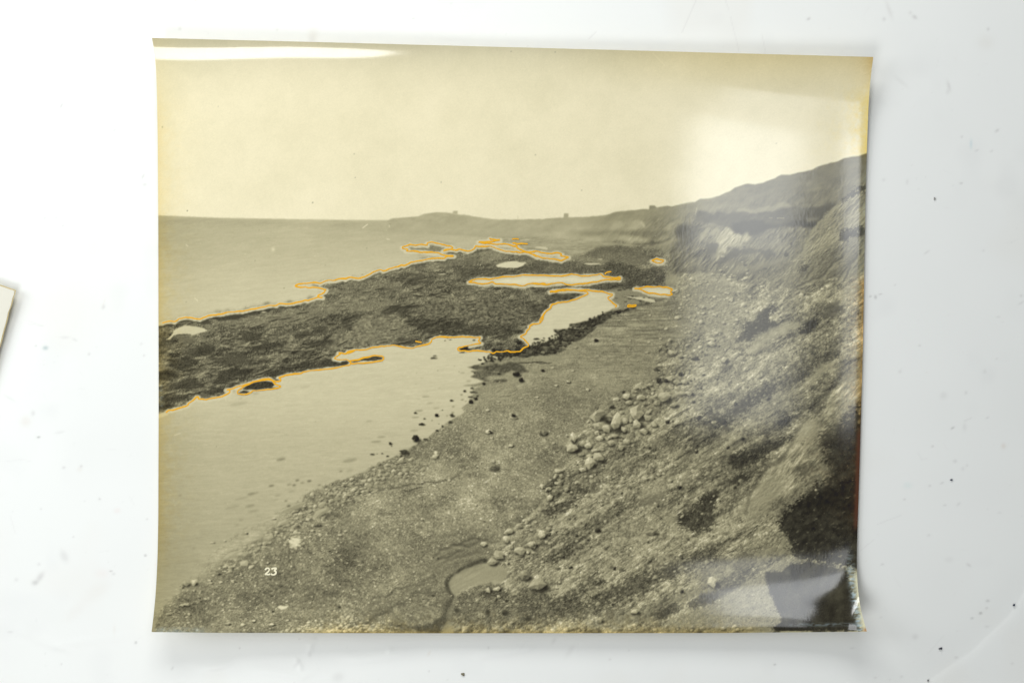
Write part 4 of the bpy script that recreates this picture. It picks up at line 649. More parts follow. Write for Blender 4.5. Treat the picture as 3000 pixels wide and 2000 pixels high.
put(poolb,156+snoise(103,12,5,30,1.2)*4+fine*2.5,.96,2.2,3); ell(*fr(d6,[(1065,1080)])[0],9,3,160,.8,1)
tt(d6,[(390,1420),(500,1400),(560,1440),(760,1400),(850,1250),(800,1220),(600,1240),(500,1290)],126+peb*40+fine*8,.6,6,5)
put(fr(d6,[(780,1500),(840,1400),(835,1330),(890,1230),(880,1200),(840,1240),(800,1350),(710,1420),(560,1445),(400,1410),(440,1450),(600,1480)]),70+fine*7,.75,3.5,4)
tt(d6,[(840,1400),(840,1330),(880,1270),(905,1200),(950,1180),(1080,1120),(1200,1110),(1300,1150),(1622,1190),(1622,1440),(1200,1440),(960,1480)],110+crumb*.75+spkl*30+fine*5,.75,3,4)
tt(d6,[(1090,1150),(1160,1130),(1300,1150),(1330,1210),(1240,1220),(1130,1220)],64+crumb*.5,.6,5,4)
tt(d6,[(1330,1280),(1622,1240),(1622,1310),(1400,1340)],70,.5,12,4)
for q in [(915,1315,22),(860,1357,10),(1160,1330,20),(1300,1335,24),(1480,1385,22)]: x,y=fr(d6,[q[:2]])[0]; put([(x+q[2]/K5*math.cos(t),y+q[2]/K5*math.sin(t)) for t in np.linspace(0,6.28,10)[:-1]],58,.8,1.8,4)
tt(d6,[(770,1505),(830,1440),(860,1420),(960,1490),(960,1520)],164+fine*3,.9,2,2)
put(fr(d6,[(780,1500),(850,1400),(845,1340),(895,1250),(905,1205),(925,1215),(890,1290),(870,1350),(880,1430)]),136,.7,2.5,2)
line(roughen(fr(d6,[(370,352),(460,345),(520,325),(640,315),(660,300),(850,285),(930,250)]),3,closed=False),4,78,.55,soft=2.4); line(roughen(fr(d6,[(480,370),(560,362),(640,340)]),2,closed=False),3,70,.7,soft=1.5)
tt(d6,[(1220,650),(1270,630),(1290,660),(1250,668)],66,.8,1.5,2); line(fr(d6,[(1215,715),(1190,740),(1250,640)]),2,84,.5)
# pale band of sunlit stones along the bottom margin
for i in range(90):
    x=rng.uniform(1330,2230); y=1851-abs(rng.normal())*13*(0.4+0.6*math.sin((x-1330)/900*3.1))-rng.uniform(0,6); s=rng.gamma(2,2.2)+1.5; stone(x,y,s*1.2,s*.8,rng.uniform(130,190),rng.uniform(-20,40),.5,34,seed=3000+i)
for i in range(170):
    x=rng.uniform(820,1130); y=1850-abs(rng.normal())*15; s=rng.uniform(1.5,4.5); stone(x,y,s*1.4,s*.8,rng.uniform(180,222),15,.2,14,seed=3400+i)
for i in range(60):
    x,y=fr(d5,[(rng.normal(1550,40),rng.normal(1370,40))])[0]; s=rng.uniform(1.5,4); stone(x,y,s*1.4,s*.8,rng.uniform(180,220),15,.2,14,seed=3700+i)
put(fr(d5,[(1020,1500),(1200,1440),(1622,1440),(1622,1520),(1020,1520)]),18,.8,8,add=True)
put(fr(d5,[(20,1330),(160,1200),(330,1060),(480,900),(640,780),(860,630),(1060,530),(1120,560),(960,680),(760,820),(560,950),(400,1080),(240,1200),(100,1310)]),170+watn*2+rk1*5,.55,13,8)
# --------------------------------------------------------------- stones
def many(o,L,sp=26):
    for q in L:
        q=list(q); q[4]=min(222,q[4]+6) if q[4]>120 else q[4]; q[2]*=.9; q[3]*=.9; q[4]=q[4]+8 if q[4]>150 else q[4]
        x,y=fr(o,[q[:2]])[0]; s=o[2]; stone(x,y,q[2]/s,q[3]/s,q[4],q[5] if len(q)>5 else 5,.85,sp*1.25 if q[4]>100 else 14)
bandp=fr(d3,[(2300,120),(1950,330),(1650,560),(1400,760),(1250,900),(1100,1100),(950,1300),(800,1450)])+fr(d7,[(560,140),(440,330),(260,480),(60,680),(60,800),(150,950)])
for i in range(520):
    j=rng.integers(0,len(bandp)-1); t=rng.random(); p=np.array(bandp[j])*(1-t)+np.array(bandp[j+1])*t+rng.normal(size=2)*[46,26]
    if tm[min(CH-1,max(0,int((p[1]-SY0)*SC))),min(CW-1,max(0,int((p[0]-SX0)*SC)))]<.5 and rng.random()<.93: continue
    s=rng.gamma(1.9,1.35)+1.4; stone(p[0],p[1],s*1.15,s*.85,rng.uniform(140,205),rng.uniform(-10,45),.7,36,seed=4000+i)
for i in range(900):
    p=(rng.uniform(1450,2500),rng.uniform(1080,1800))
    if tm[int((p[1]-SY0)*SC),int((p[0]-SX0)*SC)]<.5 or p[0]>2150+.35*(1500-p[1]): continue
    s=rng.gamma(2,1.2)+1.2; stone(p[0],p[1],s*1.2,s*.85,rng.uniform(125,190) if rng.random()<.8 else 60,33,.4,26,seed=6000+i)
many(d3,[(1510,870,85,75,160),(1430,940,50,35,160),(1250,875,60,40,168),(1080,870,60,50,166),(960,895,48,26,196),(1110,935,50,35,160),(870,1110,60,72,152),(740,1080,112,78,164,20),(1200,1050,95,95,166,40),(960,1160,82,120,170,-10),(1200,1170,78,68,176),(760,1200,82,62,162),(1070,1140,40,45,168),(850,1230,60,60,166),(1050,1250,40,50,160),(1280,1260,70,50,162),(1400,1190,50,40,164),(1320,1100,45,50,166),(1320,1050,50,30,160),(900,1400,46,50,162),(575,1410,46,52,166),(640,1430,46,46,170),(740,1280,45,40,166),(770,1340,60,36,168),(940,1320,60,30,166),(720,1480,60,30,168),(1010,1450,50,42,166),(740,1530,60,34,164),(640,1550,60,24,176),(560,1530,50,30,166),(1080,1380,50,40,160),(450,1420,100,95,172,20),(470,1340,42,70,176,0),(1650,700,60,40,150),(1750,700,50,34,156),(1860,430,60,26,76),(2200,440,52,50,196),(2060,210,50,26,176),(2050,260,60,40,168),(1450,680,40,40,60),(1540,680,40,30,64),(1700,610,40,26,66),(1620,960,60,40,166),(1700,830,70,30,160),(1800,830,60,34,164)])
many(d3,[(120,1275,52,44,132),(410,695,36,22,178),(270,740,28,16,182),(630,785,36,22,178),(50,873,25,12,200),(112,985,9,7,205),(126,849,9,7,205),(915,985,42,24,70),(728,220,30,24,48),(700,240,18,8,190),(118,568,24,17,42),(1425,555,38,22,86),(1530,90,28,16,176),(1120,228,18,9,190),(912,265,16,8,178),(745,398,30,10,178),(465,572,24,12,178),(1310,360,34,14,165),(1190,768,36,20,172),(1340,775,16,12,58),(240,1400,24,18,172),(495,305,28,10,176),(230,535,26,12,176)])
many(d2,[(2010,612,54,32,46),(2065,675,38,32,50),(2312,567,22,16,42),(860,1350,54,44,44),(1095,1080,28,22,44),(1272,1080,30,25,70),(562,1405,24,18,44),(925,1185,38,16,52),(850,1055,24,11,62),(955,1120,14,9,56),(1265,912,25,11,52),(1490,927,28,24,44),(1543,890,24,20,48),(1415,803,22,14,52),(1635,717,22,20,52),(1725,453,26,16,48),(1815,440,28,14,52),(1620,488,20,12,52),(1055,425,46,9,62),(1070,400,28,5,70),(1810,605,26,14,60),(1530,597,16,10,56),(1500,770,22,10,56),(1510,815,50,14,78),(1560,855,18,14,90),(1480,870,40,8,80),(1980,1110,48,22,168),(1978,1085,36,22,46),(1685,1270,54,30,190),(1705,1268,26,24,54),(1700,1280,18,14,160),(1680,1022,26,20,186),(1945,1430,40,20,182),(2320,1275,56,40,130),(1160,1023,10,5,50),(1040,1140,7,4,60),(1120,1178,7,4,56),(575,1435,10,5,60),(355,1530,30,9,58),(410,1523,8,5,60),(470,1520,16,6,60),(530,1550,20,10,60),(720,1500,60,38,72),(1520,220,20,6,56),(1250,215,16,4,60),(1190,226,12,4,70),(1220,195,14,4,60),(1390,362,44,5,60),(2250,875,24,12,186),(2065,885,20,12,180),(2240,205,40,12,66),(2040,250,34,24,48),(2020,322,38,18,60),(1410,315,70,24,56),(1745,325,30,24,56)])
many(d2,[(1100,1255,20,14,60),(1250,1160,26,16,66),(960,1355,30,14,70),(1160,1205,12,16,60),(660,1540,40,20,150),(1540,1215,12,14,196),(1090,1545,34,22,190),(2165,628,14,8,190),(2165,497,16,10,180),(1800,925,26,12,182),(2160,700,12,6,180)])
ell(*fr(d2,[(1083,1508)])[0],5,5,238,.9,1.2)
many(d6,[(1205,178,46,40,124),(1205,135,16,16,176),(740,102,28,20,182),(1130,790,30,25,180),(1305,755,28,32,186),(1240,880,56,46,156),(1330,690,38,26,172),(1065,482,14,13,188),(635,594,17,14,184),(545,1230,14,12,190),(575,1012,10,8,210),(1160,1155,32,25,184),(1230,1145,36,22,186),(1245,1205,22,16,178),(1590,710,40,36,180),(1585,335,20,22,192),(1340,15,28,12,184),(1515,800,38,32,180),(1410,840,52,42,168),(1450,1040,60,45,140),(1560,1090,70,60,150),(1160,855,14,8,186),(1195,935,45,32,160),(645,242,18,10,190),(855,285,14,10,190),(1120,285,8,8,200),(1240,370,7,6,205),(1415,386,6,5,205),(870,110,12,12,176),(1475,860,16,14,190),(1520,860,20,14,184)])
many(d7,[(620,140,50,62,174),(685,100,46,46,166),(560,200,42,22,182),(365,212,40,22,180),(235,335,18,22,190),(300,425,30,30,180),(335,378,46,34,138),(475,35,66,38,168),(335,285,26,14,90),(430,360,30,24,166),(505,310,16,12,190),(1250,290,25,18,176),(1060,275,26,15,174),(1160,240,26,18,176),(1110,265,26,18,168),(1200,235,16,12,176),(235,720,42,36,180),(205,1115,86,60,150),(375,1095,17,16,180),(355,1140,17,11,184),(125,862,15,13,190),(970,1325,46,28,170),(690,1390,40,30,166),(1590,1090,52,50,170),(78,575,10,14,216),(90,607,10,12,206),(760,1085,13,11,190),(150,790,34,26,176),(290,670,22,20,160),(1100,700,60,26,140),(710,480,14,10,180),(690,452,10,9,190),(750,435,10,9,184),(350,470,14,18,184),(520,425,12,10,190)])
many(d5,[(280,1100,38,30,150),(345,1095,34,28,186),(470,1080,20,12,186),(478,1100,26,9,176),(280,1270,36,18,172),(250,1275,24,14,166),(310,1345,18,14,184),(140,1345,34,14,150),(345,1160,18,12,170),(730,1428,24,13,198),(965,1428,28,13,204),(820,1398,18,14,186),(1325,635,32,22,126),(1285,685,18,11,186),(1500,720,22,10,186),(1545,688,16,11,178),(930,940,13,12,206),(1118,968,11,11,200),(1195,956,8,8,200),(1225,900,8,7,200),(1110,903,16,7,180),(1020,912,16,10,170),(1355,898,14,10,160),(970,1253,8,9,214),(535,1025,26,12,130),(1345,720,14,16,184),(590,765,14,8,190),(490,780,26,6,178),(1500,1290,14,10,70),(395,1222,7,7,46),(1420,848,8,6,56),(980,590,20,10,186),(610,1420,30,16,160)],20)
put(fr(d5,[(1005,1290),(1030,1275),(1060,1283),(1100,1275),(1080,1300),(1040,1312)]),222,1,1,1.5)
for i in range(130):
    x,y=fr(d5,[(rng.normal(1150,24),rng.normal(770,24))])[0]; ell(x,y,rng.uniform(2,5),rng.uniform(1.5,3),rng.uniform(210,236),.6,1.2)
# random pale pebbles over the beach
for i in range(480):
    p=(rng.uniform(470,1750),rng.uniform(1000,1850))
    if bm[int((p[1]-SY0)*SC),int((p[0]-SX0)*SC)]<.6: continue
    k=.5+1.0*(p[1]-1000)/850; s=rng.gamma(1.3,.6)*k+.8; stone(p[0],p[1],s*1.35,s*.8,rng.uniform(165,205) if rng.random()<.85 else 62,rng.uniform(0,25),.3,16,seed=8000+i)
# --------------------------------------------------------------- the plate's flaws: specks, dust, scratches
ell(*fr(c4,[(1413,550)])[0],5,5,236,.75,3.0); ell(*fr(c4,[(430,112)])[0],6,5,240,.7,1.5); ell(*fr(c4,[(427,108)])[0],2,2,110,.9,.5)
for p in [[(413,498),(432,514)],[(510,1110),(545,1138)]]: line(fr(c4,p),2.2,226,.9)
for o,p,w,v in [(c5,[(245,305),(300,265)],2.6,232),(c5,[(550,268),(550,296)],2,226),(c5,[(525,432),(550,437)],2.5,228),(d2,[(480,452),(560,478),(630,520)],1.3,222),(d2,[(400,375),(415,390)],1.2,220),(d2,[(135,1115),(155,1097)],1.5,220),(d1,[(863,892),(872,918)],1.5,222),(d1,[(280,1310),(345,1290)],2,220)]: line(fr(o,p),w,v,.85)
for i in range(170):
    x,y=rng.uniform(470,2000),rng.uniform(640,1500); s=rng.uniform(.7,1.6); ell(x,y,s,s,rng.choice([226,224,90]),.55,.5)
for i in range(60):
    x,y=rng.uniform(470,1300),rng.uniform(1100,1750); a=rng.uniform(-.9,.9); L=rng.uniform(3,9); line([(x,y),(x+L*math.cos(a),y-L*math.sin(a))],1.1,218,.5)
for q in [(860,1305),(110,1062),(120,1266),(1672,1070),(1462,180),(1842,186),(2070,1375)]: ell(1000+q[0]/2.94,90+q[1]/2.94,1.5,1.5,130,.8,.4)
ell(440+1866/3.92,590+14/3.92,2,1.6,110,.8,.5); ell(440+780/3.92,90+872/3.92,1.2,1.2,140,.8,.4); ell(440+140/3.92,90+1108/3.92,2,2.5,170,.8,.6); ell(1800+1395/2.94,90+972/2.94,2.5,1.5,170,.7,.6)
line([(1800+330/2.94,90+195/2.94),(1800+370/2.94,90+235/2.94),(1800+432/2.94,90+302/2.94)],1.6,243,.8)
lp=[(1800+(2165+38*math.cos(t)*1.15-26*math.sin(t)*.5)/2.94,90+(328-36*math.sin(t)-18*math.cos(t))/2.94) for t in np.linspace(.3,6.1,22)]
line(lp,1.4,242,.7)
ell(*fr(d8,[(1110,112)])[0],3,3,240,.9,.8)
T+=g1*1.5+fine*1.2
np.clip(T,20,252,out=T)
# --------------------------------------------------------------- tone -> colour of the yellowed silver print
an=np.array([0,40,70,110,150,190,215,235,255],np.float32)
cr=np.array([14,44,73,114,154,194,216,239,252],np.float32); cg=np.array([12,41,70,109.5,148.5,186.5,208.5,230,246.5],np.float32); cb=np.array([8,33,56,88,118,152,172,195,218],np.float32)
RGB=np.stack([np.interp(T,an,cr),np.interp(T,an,cg),np.interp(T,an,cb)],-1).astype(np.float32)
def stain_shade(m,col,op):
    m=(np.clip(m,0,1)*op)[...,None]; RGB[:]=RGB*(1-m)+RGB*np.array(col,np.float32)*m
en=snoise(110,30,1,0,1.1); en2=snoise(111,9,1,0,1.0)
# yellow to brown discoloration creeping in from the paper's edges
LEFT=464.0; 
dl=PX-LEFT; stain_shade(np.exp(-np.maximum(dl,0)/(20+9*np.clip(en+.4,-.5,2)))*sst(180,420,PY)*sst(1760,1500,PY),(1.0,.93,.74),lerp(.4,.75,sst(600,760,PY)))
stain_shade(np.exp(-np.maximum(dl,0)/60),(1.0,.985,.93),.7)
dr=np.interp(PY,[160,450,740,1000,1250,1500,1640,1800],[2556,2538,2530,2528,2521,2513,2508,2520])-PX
stain_shade(np.exp(-np.maximum(dr,0)/26)*sst(300,150,PY),(.9,.82,.66),.9); stain_shade(np.exp(-np.maximum(dr,0)/np.maximum(28+10*en,8))*sst(210,320,PY)*sst(470,440,PY),(1.0,.93,.66),1.0)
stain_shade(np.exp(-np.maximum(dr,0)/np.maximum(17+7*en2,5))*sst(790,840,PY)*sst(1600,1500,PY),(1.05,.88,.66),.85)
db=1851-PY; stain_shade(np.exp(-np.maximum(db,0)/np.maximum(15+5*en,5))*sst(800,1000,PX)*sst(2270,2180,PX),(1.06,.98,.78),.8)
stain_shade(sst(300,100,PY)*sst(1500,2300,PX),(1.03,.99,.87),.8)  # tan of the curled top right corner, its shading put into the colour
# rust brown strip on the right edge
r_=np.exp(-(np.maximum(dr-5,0)/6)**2)*sst(1235,1290,PY)*sst(1560,1530,PY)
RGB=RGB*(1-r_[...,None])+np.array([84,57,43],np.float32)*r_[...,None]
r2=np.exp(-np.maximum(dr,0)/70)*sst(1200,1320,PY)*sst(1580,1500,PY)*np.clip(.6+.4*en,0,1); stain_shade(r2,(1.06,.95,.86),.7)
# silver mirroring along the edges, with reflected light painted into the bluish sheen
SIL_REFL=np.zeros((CH,CW),np.float32)
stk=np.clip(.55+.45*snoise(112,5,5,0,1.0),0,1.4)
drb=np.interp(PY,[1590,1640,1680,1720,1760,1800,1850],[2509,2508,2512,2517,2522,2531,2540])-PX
m=sst(1590,1680,PY); SIL_REFL=np.maximum(SIL_REFL,m*np.exp(-((drb-18)/11)**2)*stk)
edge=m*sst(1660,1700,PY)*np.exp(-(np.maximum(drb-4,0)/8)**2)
SIL_REFL=np.maximum(SIL_REFL,np.exp(-((PY-1828-.004*(2500-PX))/5)**2)*sst(2290,2330,PX)*sst(2540,2510,PX)*np.clip(stk,0,1)*.55)
SIL_REFL=np.maximum(SIL_REFL,.15*np.exp(-(np.maximum(dr,0)/14)**2)*sst(470,500,PY)*sst(830,780,PY)*np.clip(.8+.5*snoise(113,6,4,60,1),0,1.3))  # upper right strip: the curled edge's reflection painted in as faint blue
SIL_REFL=np.maximum(SIL_REFL,.35*np.exp(-((dl-8)/7)**2)*sst(1110,1150,PY)*sst(1215,1195,PY)*stk)
SIL_REFL=np.maximum(SIL_REFL,.35*np.exp(-(np.maximum(1846-PY,0)/10)**2)*sst(450,470,PX)*sst(640,560,PX)*stk)
s3=np.clip(SIL_REFL,0,1)[...,None]; RGB=RGB*(1-.85*s3)+np.array([172,194,206],np.float32)*.85*s3
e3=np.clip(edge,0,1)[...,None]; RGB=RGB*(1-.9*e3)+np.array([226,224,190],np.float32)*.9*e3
# worn cream edge along the bottom right, small chips on the margin
w_=np.exp(-((PY-1849.5)/2.2)**2)*sst(2150,2300,PX)*np.clip(.4+.6*snoise(114,20,5,0,1),0,1); RGB=RGB*(1-w_[...,None])+np.array([196,190,150],np.float32)*w_[...,None]
ca=np.exp(-(((PX-2536)/7)**2+((PY-1844)/6)**2)); RGB=RGB*(1-.8*ca[...,None])+np.array([170,120,80],np.float32)*.8*ca[...,None]
np.clip(RGB,4,254,out=RGB)
# ---- PAINT END ----
# ------------------------------------------------------------------ the old photographic print
LY=np.array([111.7,130,166,255,383,638,1212,1531,1633,1722,1786,1850]); LX=np.array([445,449,455.4,459.2,461.8,463.6,464.9,463.6,461.7,457.3,452,444])
RY=np.array([167.6,191,255,319,446,574,765,1020,1276,1467,1633,1696,1760,1811,1849]); RX=np.array([2558.5,2554.5,2548,2544,2539.5,2536,2532.5,2528,2521,2515,2509.5,2511,2516.5,2527,2540])
TPX=np.array([445,1000,1800,2558.5]); TPY=np.array([111.7,125.7,147,167.6]); BX=np.array([444,640,1300,2100,2540]); BY=np.array([1850,1852.5,1853.8,1853,1849])
def smooth_interp(x,xp,fp):
    f=np.interp(np.linspace(xp[0],xp[-1],400),xp,fp); k=np.hanning(41); k/=k.sum(); g=np.convolve(np.pad(f,20,mode='reflect',reflect_type='odd'),k,mode='valid')
    return np.interp(x,np.linspace(xp[0],xp[-1],400),g)
def edges(u,v):
    lx=smooth_interp(111.7+v*(1850-111.7),LY,LX); rx=smooth_interp(167.6+v*(1849-167.6),RY,RX)
    ty=np.interp(444+u*2110,TPX,TPY); by=np.interp(444+u*2096,BX,BY); return lx,rx,ty,by
def sheet_xy(u,v):
    lx,rx,ty,by=edges(u,v); return lx+(rx-lx)*u, ty+(by-ty)*v
def sheet_uv(x,y):
    u=(x-445)/2090.0; v=(y-115)/1735.0
    for _ in range(6):
        lx,rx,ty,by=edges(u,v); u=np.clip((x-lx)/(rx-lx),0,1); v=np.clip((y-ty)/(by-ty),0,1)
    return u,v
def sheet_z(u,v):
    """height of the curling sheet above the table (m): the long edges lift, the corners most"""
    dt=v*1720; db=(1-v)*1720; dl=u*2080; dr=(1-u)*2080
    zt=smooth_interp(u,np.array([0,.15,.45,.75,1]),np.array([.0090,.0086,.0064,.0072,.0099])); zb=smooth_interp(u,np.array([0,.12,.4,.75,.9,1]),np.array([.0107,.0084,.0050,.0054,.0060,.0064]))
    w=sst(.45,.95,u)
    ct=(.62*np.exp(-dt/62)+.38*np.exp(-dt/210))*(1-w)+np.exp(-dt/121)*w
    cb=np.exp(-(db/130)**1.35)*(1-w)+np.exp(-(db/140)**1.75)*w
    z=zt*ct+zb*cb + .0012*np.exp(-dl/130) + .0008*np.exp(-dr/36) + .0095*np.exp(-dr/62)*np.exp(-(db/75)**1.2)
    return z+.0009+.0002*np.sin(5.1*u+2.2*v+.6)+.00035*np.exp(-dt/90)*np.sin(21*u+.9)*(1-w)
NU,NV=1062,872
uu,vv=np.meshgrid(np.linspace(0,1,NU),np.linspace(0,1,NV))
SXp,SYp=sheet_xy(uu,vv); SZ=sheet_z(uu,vv); kz=KM*(1-SZ/CAMH)
def sample(A,x,y):
    fx=np.clip((x-SX0)*SC-.5,0,CW-1.001); fy=np.clip((y-SY0)*SC-.5,0,CH-1.001); ix=fx.astype(int); iy=fy.astype(int); ax=(fx-ix)[...,None]; ay=(fy-iy)[...,None]
    return (A[iy,ix]*(1-ax)+A[iy,ix+1]*ax)*(1-ay)+(A[iy+1,ix]*(1-ax)+A[iy+1,ix+1]*ax)*ay
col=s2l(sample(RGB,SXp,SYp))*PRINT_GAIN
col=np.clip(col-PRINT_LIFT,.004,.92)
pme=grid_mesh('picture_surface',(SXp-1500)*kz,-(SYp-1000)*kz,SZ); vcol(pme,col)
pm_,nt,b=mat('silver_gelatin',rough=.75,spec=0.0,coat=1.0,coat_rough=.10); a=attr(nt,b); nt.links.new(a.outputs['Color'],b.inputs['Base Color'])
b.inputs['Coat IOR'].default_value=1.65
tc=nt.nodes.new('ShaderNodeTexCoord'); n=nt.nodes.new('ShaderNodeTexNoise'); n.inputs['Scale'].default_value=1100; n.inputs['Detail'].default_value=3
mp=nt.nodes.new('ShaderNodeMapping'); mp.inputs['Rotation'].default_value=(0,0,math.radians(35)); mp.inputs['Scale'].default_value=(1,.35,1)
nt.links.new(tc.outputs['Object'],mp.inputs['Vector']); nt.links.new(mp.outputs['Vector'],n.inputs['Vector'])
bp=nt.nodes.new('ShaderNodeBump'); bp.inputs['Strength'].default_value=.04; bp.inputs['Distance'].default_value=.0002; nt.links.new(n.outputs['Fac'],bp.inputs['Height']); nt.links.new(bp.outputs['Normal'],b.inputs['Coat Normal'])
pr=bpy.data.objects.new('photographic_print',None); scene.collection.objects.link(pr); pr.empty_display_size=.05
pr['label']='yellowed glossy photographic print of a rocky shore with orange ink outlines, edges curling up'; pr['category']='photograph'
pic=link('picture_surface',pme,pm_,pr)
# paper base: the thickness of the sheet, cream at the cut edge
def shell(name,us,vs,off,th):
    U,V=np.meshgrid(us,vs); x,y=sheet_xy(U,V); z=sheet_z(U,V)-off; k=KM*(1-z/CAMH); X,Y=(x-1500)*k,-(y-1000)*k
    h,w=U.shape; bm=bmesh.new(); top=[[bm.verts.new((X[i,j],Y[i,j],z[i,j])) for j in range(w)] for i in range(h)]; bot=[[bm.verts.new((X[i,j],Y[i,j],max(z[i,j]-th,.00005))) for j in range(w)] for i in range(h)]
    for i in range(h-1):
        for j in range(w-1):
            bm.faces.new((top[i+1][j],top[i+1][j+1],top[i][j+1],top[i][j])); bm.faces.new((bot[i][j],bot[i][j+1],bot[i+1][j+1],bot[i+1][j]))
    ring=[(0,j) for j in range(w)]+[(i,w-1) for i in range(1,h)]+[(h-1,j) for j in range(w-2,-1,-1)]+[(i,0) for i in range(h-2,0,-1)]
    for a_,b_ in zip(ring,ring[1:]+ring[:1]): bm.faces.new((top[a_[0]][a_[1]],top[b_[0]][b_[1]],bot[b_[0]][b_[1]],bot[a_[0]][a_[1]]))
    bmesh.ops.recalc_face_normals(bm,faces=bm.faces); me=bpy.data.meshes.new(name); bm.to_mesh(me); bm.free(); return me
eu=np.concatenate([np.linspace(0,.14,50),np.linspace(.15,.85,60),np.linspace(.86,1,50)])
base_m,_,_=mat('cream_paper',tuple(s2l((226,212,176))),rough=.8,spec=.2)
link('paper_base',shell('paper_base',eu,eu,.00012,.00022),base_m,pr)
# ink outlines along the waterline, and the plate number
def ribbon(name,pts,w,lift=.00007,seed=0):
    P=np.array(pts,float); seg=np.hypot(*np.diff(P,axis=0).T); s=np.concatenate([[0],np.cumsum(seg)]); n=max(2,int(s[-1]/3.0)); t=np.linspace(0,s[-1],n)
    q=np.stack([np.interp(t,s,P[:,0]),np.interp(t,s,P[:,1])],1)
    if n>6: q[1:-1]=(q[:-2]+2*q[1:-1]+q[2:])/4
    tan=np.gradient(q,axis=0); tan/=np.linalg.norm(tan,axis=1,keepdims=True)+1e-9; nrm=np.stack([-tan[:,1],tan[:,0]],1)
    r=np.random.default_rng(seed+n); wv=w*(1+.16*np.convolve(r.standard_normal(n+8),np.ones(9)/3,mode='valid')[:n]) if n>8 else np.full(n,w)
    L=q+nrm*wv[:,None]/2; Rr=q-nrm*wv[:,None]/2
    def w3(a_):
        u,v=sheet_uv(a_[:,0],a_[:,1]); z=sheet_z(u,v)+lift+np.linspace(0,.00009,n); k=KM*(1-z/CAMH); return np.stack([(a_[:,0]-1500)*k,-(a_[:,1]-1000)*k,z],1)
    V=np.concatenate([w3(L),w3(Rr)]); F=[(i+1,i,n+i,n+i+1) for i in range(n-1)]
    me=bpy.data.meshes.new(name); me.from_pydata([tuple(p) for p in V],[],F); me.update(); return me
ink,_,_=mat('orange_ink',tuple(s2l((230,170,28))*PRINT_GAIN),rough=.6,spec=.2)
for i,pl in enumerate(orange):
    pl=[(x,y) for x,y in pl if 466<x<2520]; link('shoreline_outline',ribbon('shoreline_outline',roughen(pl,2.0,step=7,closed=False,seed=i),3.8,seed=i,lift=.00007+.00001*i),ink,pr)
numm,_,_=mat('number_white',tuple(s2l((234,228,196))*PRINT_GAIN),rough=.6,spec=.2)
two=fr(d5,[(911,997),(914,987),(924,981),(937,981),(945,988),(943,1000),(930,1014),(914,1026),(905,1034),(918,1029),(932,1031),(944,1035),(950,1024)])
three=fr(d5,[(962,992),(966,983),(982,982),(1002,980),(992,992),(980,1003),(992,1004),(999,1014),(994,1027),(980,1035),(964,1034),(957,1026)])
for d_ in (two,three): link('numeral',ribbon('numeral',d_,5.0,lift=.00006),numm,pr)
# ------------------------------------------------------------------ corner of a second mount at the left
card=bpy.data.objects.new('mount_card',None); scene.collection.objects.link(card); card['label']='cream card at the left edge, only its raised corner in view'; card['category']='card'
cx,cy=46.7,850.0; e1=np.array([-.945,-.325]); e2=np.array([-.268,.963]); LW,LH=700.0,1050.0
card.location=W(cx,cy,0); co0=np.array(card.location)
def card_shell(name,off,th,inset,m):
    a_=np.linspace(0,1,24)**1.6; b_=np.linspace(0,1,40)**1.6; h,w=len(b_),len(a_); bm=bmesh.new(); G=[[],[]]
    rr=np.random.default_rng(3)
    for i in range(h):
        for k_ in (0,1): G[k_].append([])
        for j in range(w):
            s=inset+a_[j]*(LW-2*inset); t=inset+b_[i]*(LH-2*inset); p=np.array([cx,cy])+e1*s+e2*t
            z=.0011+.0034*math.exp(-s/420)*math.exp(-t/520)-off
            jit=rr.normal()*.5 if (i in(0,h-1) or j in(0,w-1)) else 0
            for k_,zz in ((0,z),(1,z-th)):
                q=W(p[0]+jit,p[1]+jit,zz); G[k_][-1].append(bm.verts.new((q[0]-co0[0],q[1]-co0[1],zz)))
    t_,o_=G
    for i in range(h-1):
        for j in range(w-1): bm.faces.new((t_[i+1][j],t_[i+1][j+1],t_[i][j+1],t_[i][j])); bm.faces.new((o_[i][j],o_[i][j+1],o_[i+1][j+1],o_[i+1][j]))
    ring=[(0,j) for j in range(w)]+[(i,w-1) for i in range(1,h)]+[(h-1,j) for j in range(w-2,-1,-1)]+[(i,0) for i in range(h-2,0,-1)]
    for p,q in zip(ring,ring[1:]+ring[:1]): bm.faces.new((t_[p[0]][p[1]],t_[q[0]][q[1]],o_[q[0]][q[1]],o_[p[0]][p[1]]))
    bmesh.ops.recalc_face_normals(bm,faces=bm.faces); me=bpy.data.meshes.new(name); bm.to_mesh(me); bm.free()
    for f in me.polygons: f.use_smooth=False
    return link(name,me,m,card)
cm_,nt,b=mat('cream_card',tuple(s2l((238,236,222))*.84),rough=.8,spec=.15)
n=nt.nodes.new('ShaderNodeTexNoise'); n.inputs['Scale'].default_value=1500; tc=nt.nodes.new('ShaderNodeTexCoord'); nt.links.new(tc.outputs['Object'],n.inputs['Vector']); bp=nt.nodes.new('ShaderNodeBump'); bp.inputs['Strength'].default_value=.15; bp.inputs['Distance'].default_value=.0003; nt.links.new(n.outputs['Fac'],bp.inputs['Height']); nt.links.new(bp.outputs['Normal'],b.inputs['Normal'])
em_,_,_=mat('browned_card_edge',tuple(s2l((196,180,132))),rough=.85,spec=.1)
card_shell('card_face',-.0001,.00018,3.2,cm_); card_shell('card_core',.0001,.0007,0,em_)
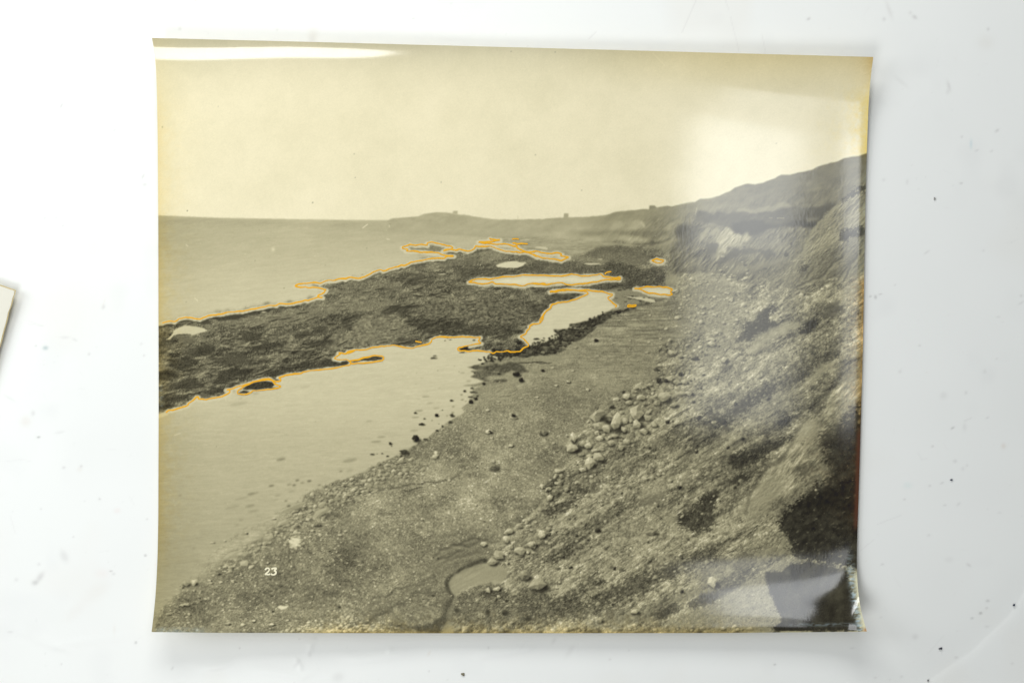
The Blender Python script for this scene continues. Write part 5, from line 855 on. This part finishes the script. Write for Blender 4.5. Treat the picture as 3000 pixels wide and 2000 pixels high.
# ------------------------------------------------------------------ flakes of dirt lying on the table
def flake(x,y,rx,ry,colr,label,seed):
    r=np.random.default_rng(seed); n=8; a_=np.sort(r.uniform(0,2*math.pi,n)); bm=bmesh.new(); c=W(x,y,0)
    rad=r.uniform(.7,1.15,n); top=[bm.verts.new((rx*KM*math.cos(t)*q*.85,ry*KM*math.sin(t)*q*.85,.0005+r.uniform(-.0001,.0001))) for t,q in zip(a_,rad)]; bot=[bm.verts.new((rx*KM*math.cos(t)*q,ry*KM*math.sin(t)*q,.00002)) for t,q in zip(a_,rad)]
    cap=bm.verts.new((0,0,.0006))
    for i in range(n): bm.faces.new((top[i],top[(i+1)%n],cap)); bm.faces.new((bot[i],bot[(i+1)%n],top[(i+1)%n],top[i]))
    bm.faces.new(bot[::-1]); bmesh.ops.recalc_face_normals(bm,faces=bm.faces); me=bpy.data.meshes.new('dirt_flake'); bm.to_mesh(me); bm.free()
    m,nt,b=mat('dirt',colr,rough=.8,spec=.2); n_=nt.nodes.new('ShaderNodeTexNoise'); n_.inputs['Scale'].default_value=4000
    mx=nt.nodes.new('ShaderNodeMixRGB'); mx.inputs[1].default_value=(*colr,1); mx.inputs[2].default_value=(*[min(1,v*2.6) for v in colr],1); nt.links.new(n_.outputs['Fac'],mx.inputs[0]); nt.links.new(mx.outputs[0],b.inputs['Base Color'])
    o=link('dirt_flake',me,m); o.location=(c[0],c[1],0); o['label']=label; o['category']='dirt flake'; o['group']='dirt flakes on the table'
for a_ in [(1356,1974,6.5,6,(.10,.09,.06),'small brown flake on white table below the print, near the bottom frame edge',1),(2970,1771,4.6,3.4,(.012,.016,.03),'blue-black speck on white table far right, beside the faint curved ridge',2),(2757,1898,4,3.6,(.03,.03,.04),'dark speck pair, right one, on white table below right corner of print',3),(2752,1899,2.6,2.4,(.05,.05,.06),'dark speck pair, left one, on white table below right corner of print',4),(2787,1405,4.2,3,(.03,.035,.05),'dark speck on white table right of the rust-brown edge of the print',5),(2738,582,3.4,5,(.16,.16,.15),'grey upright speck on white table right of the printed hill skyline',6),(2718,1992,4,3,(.10,.10,.10),'grey speck on white table at bottom frame edge, lower right',7)]: flake(*a_)
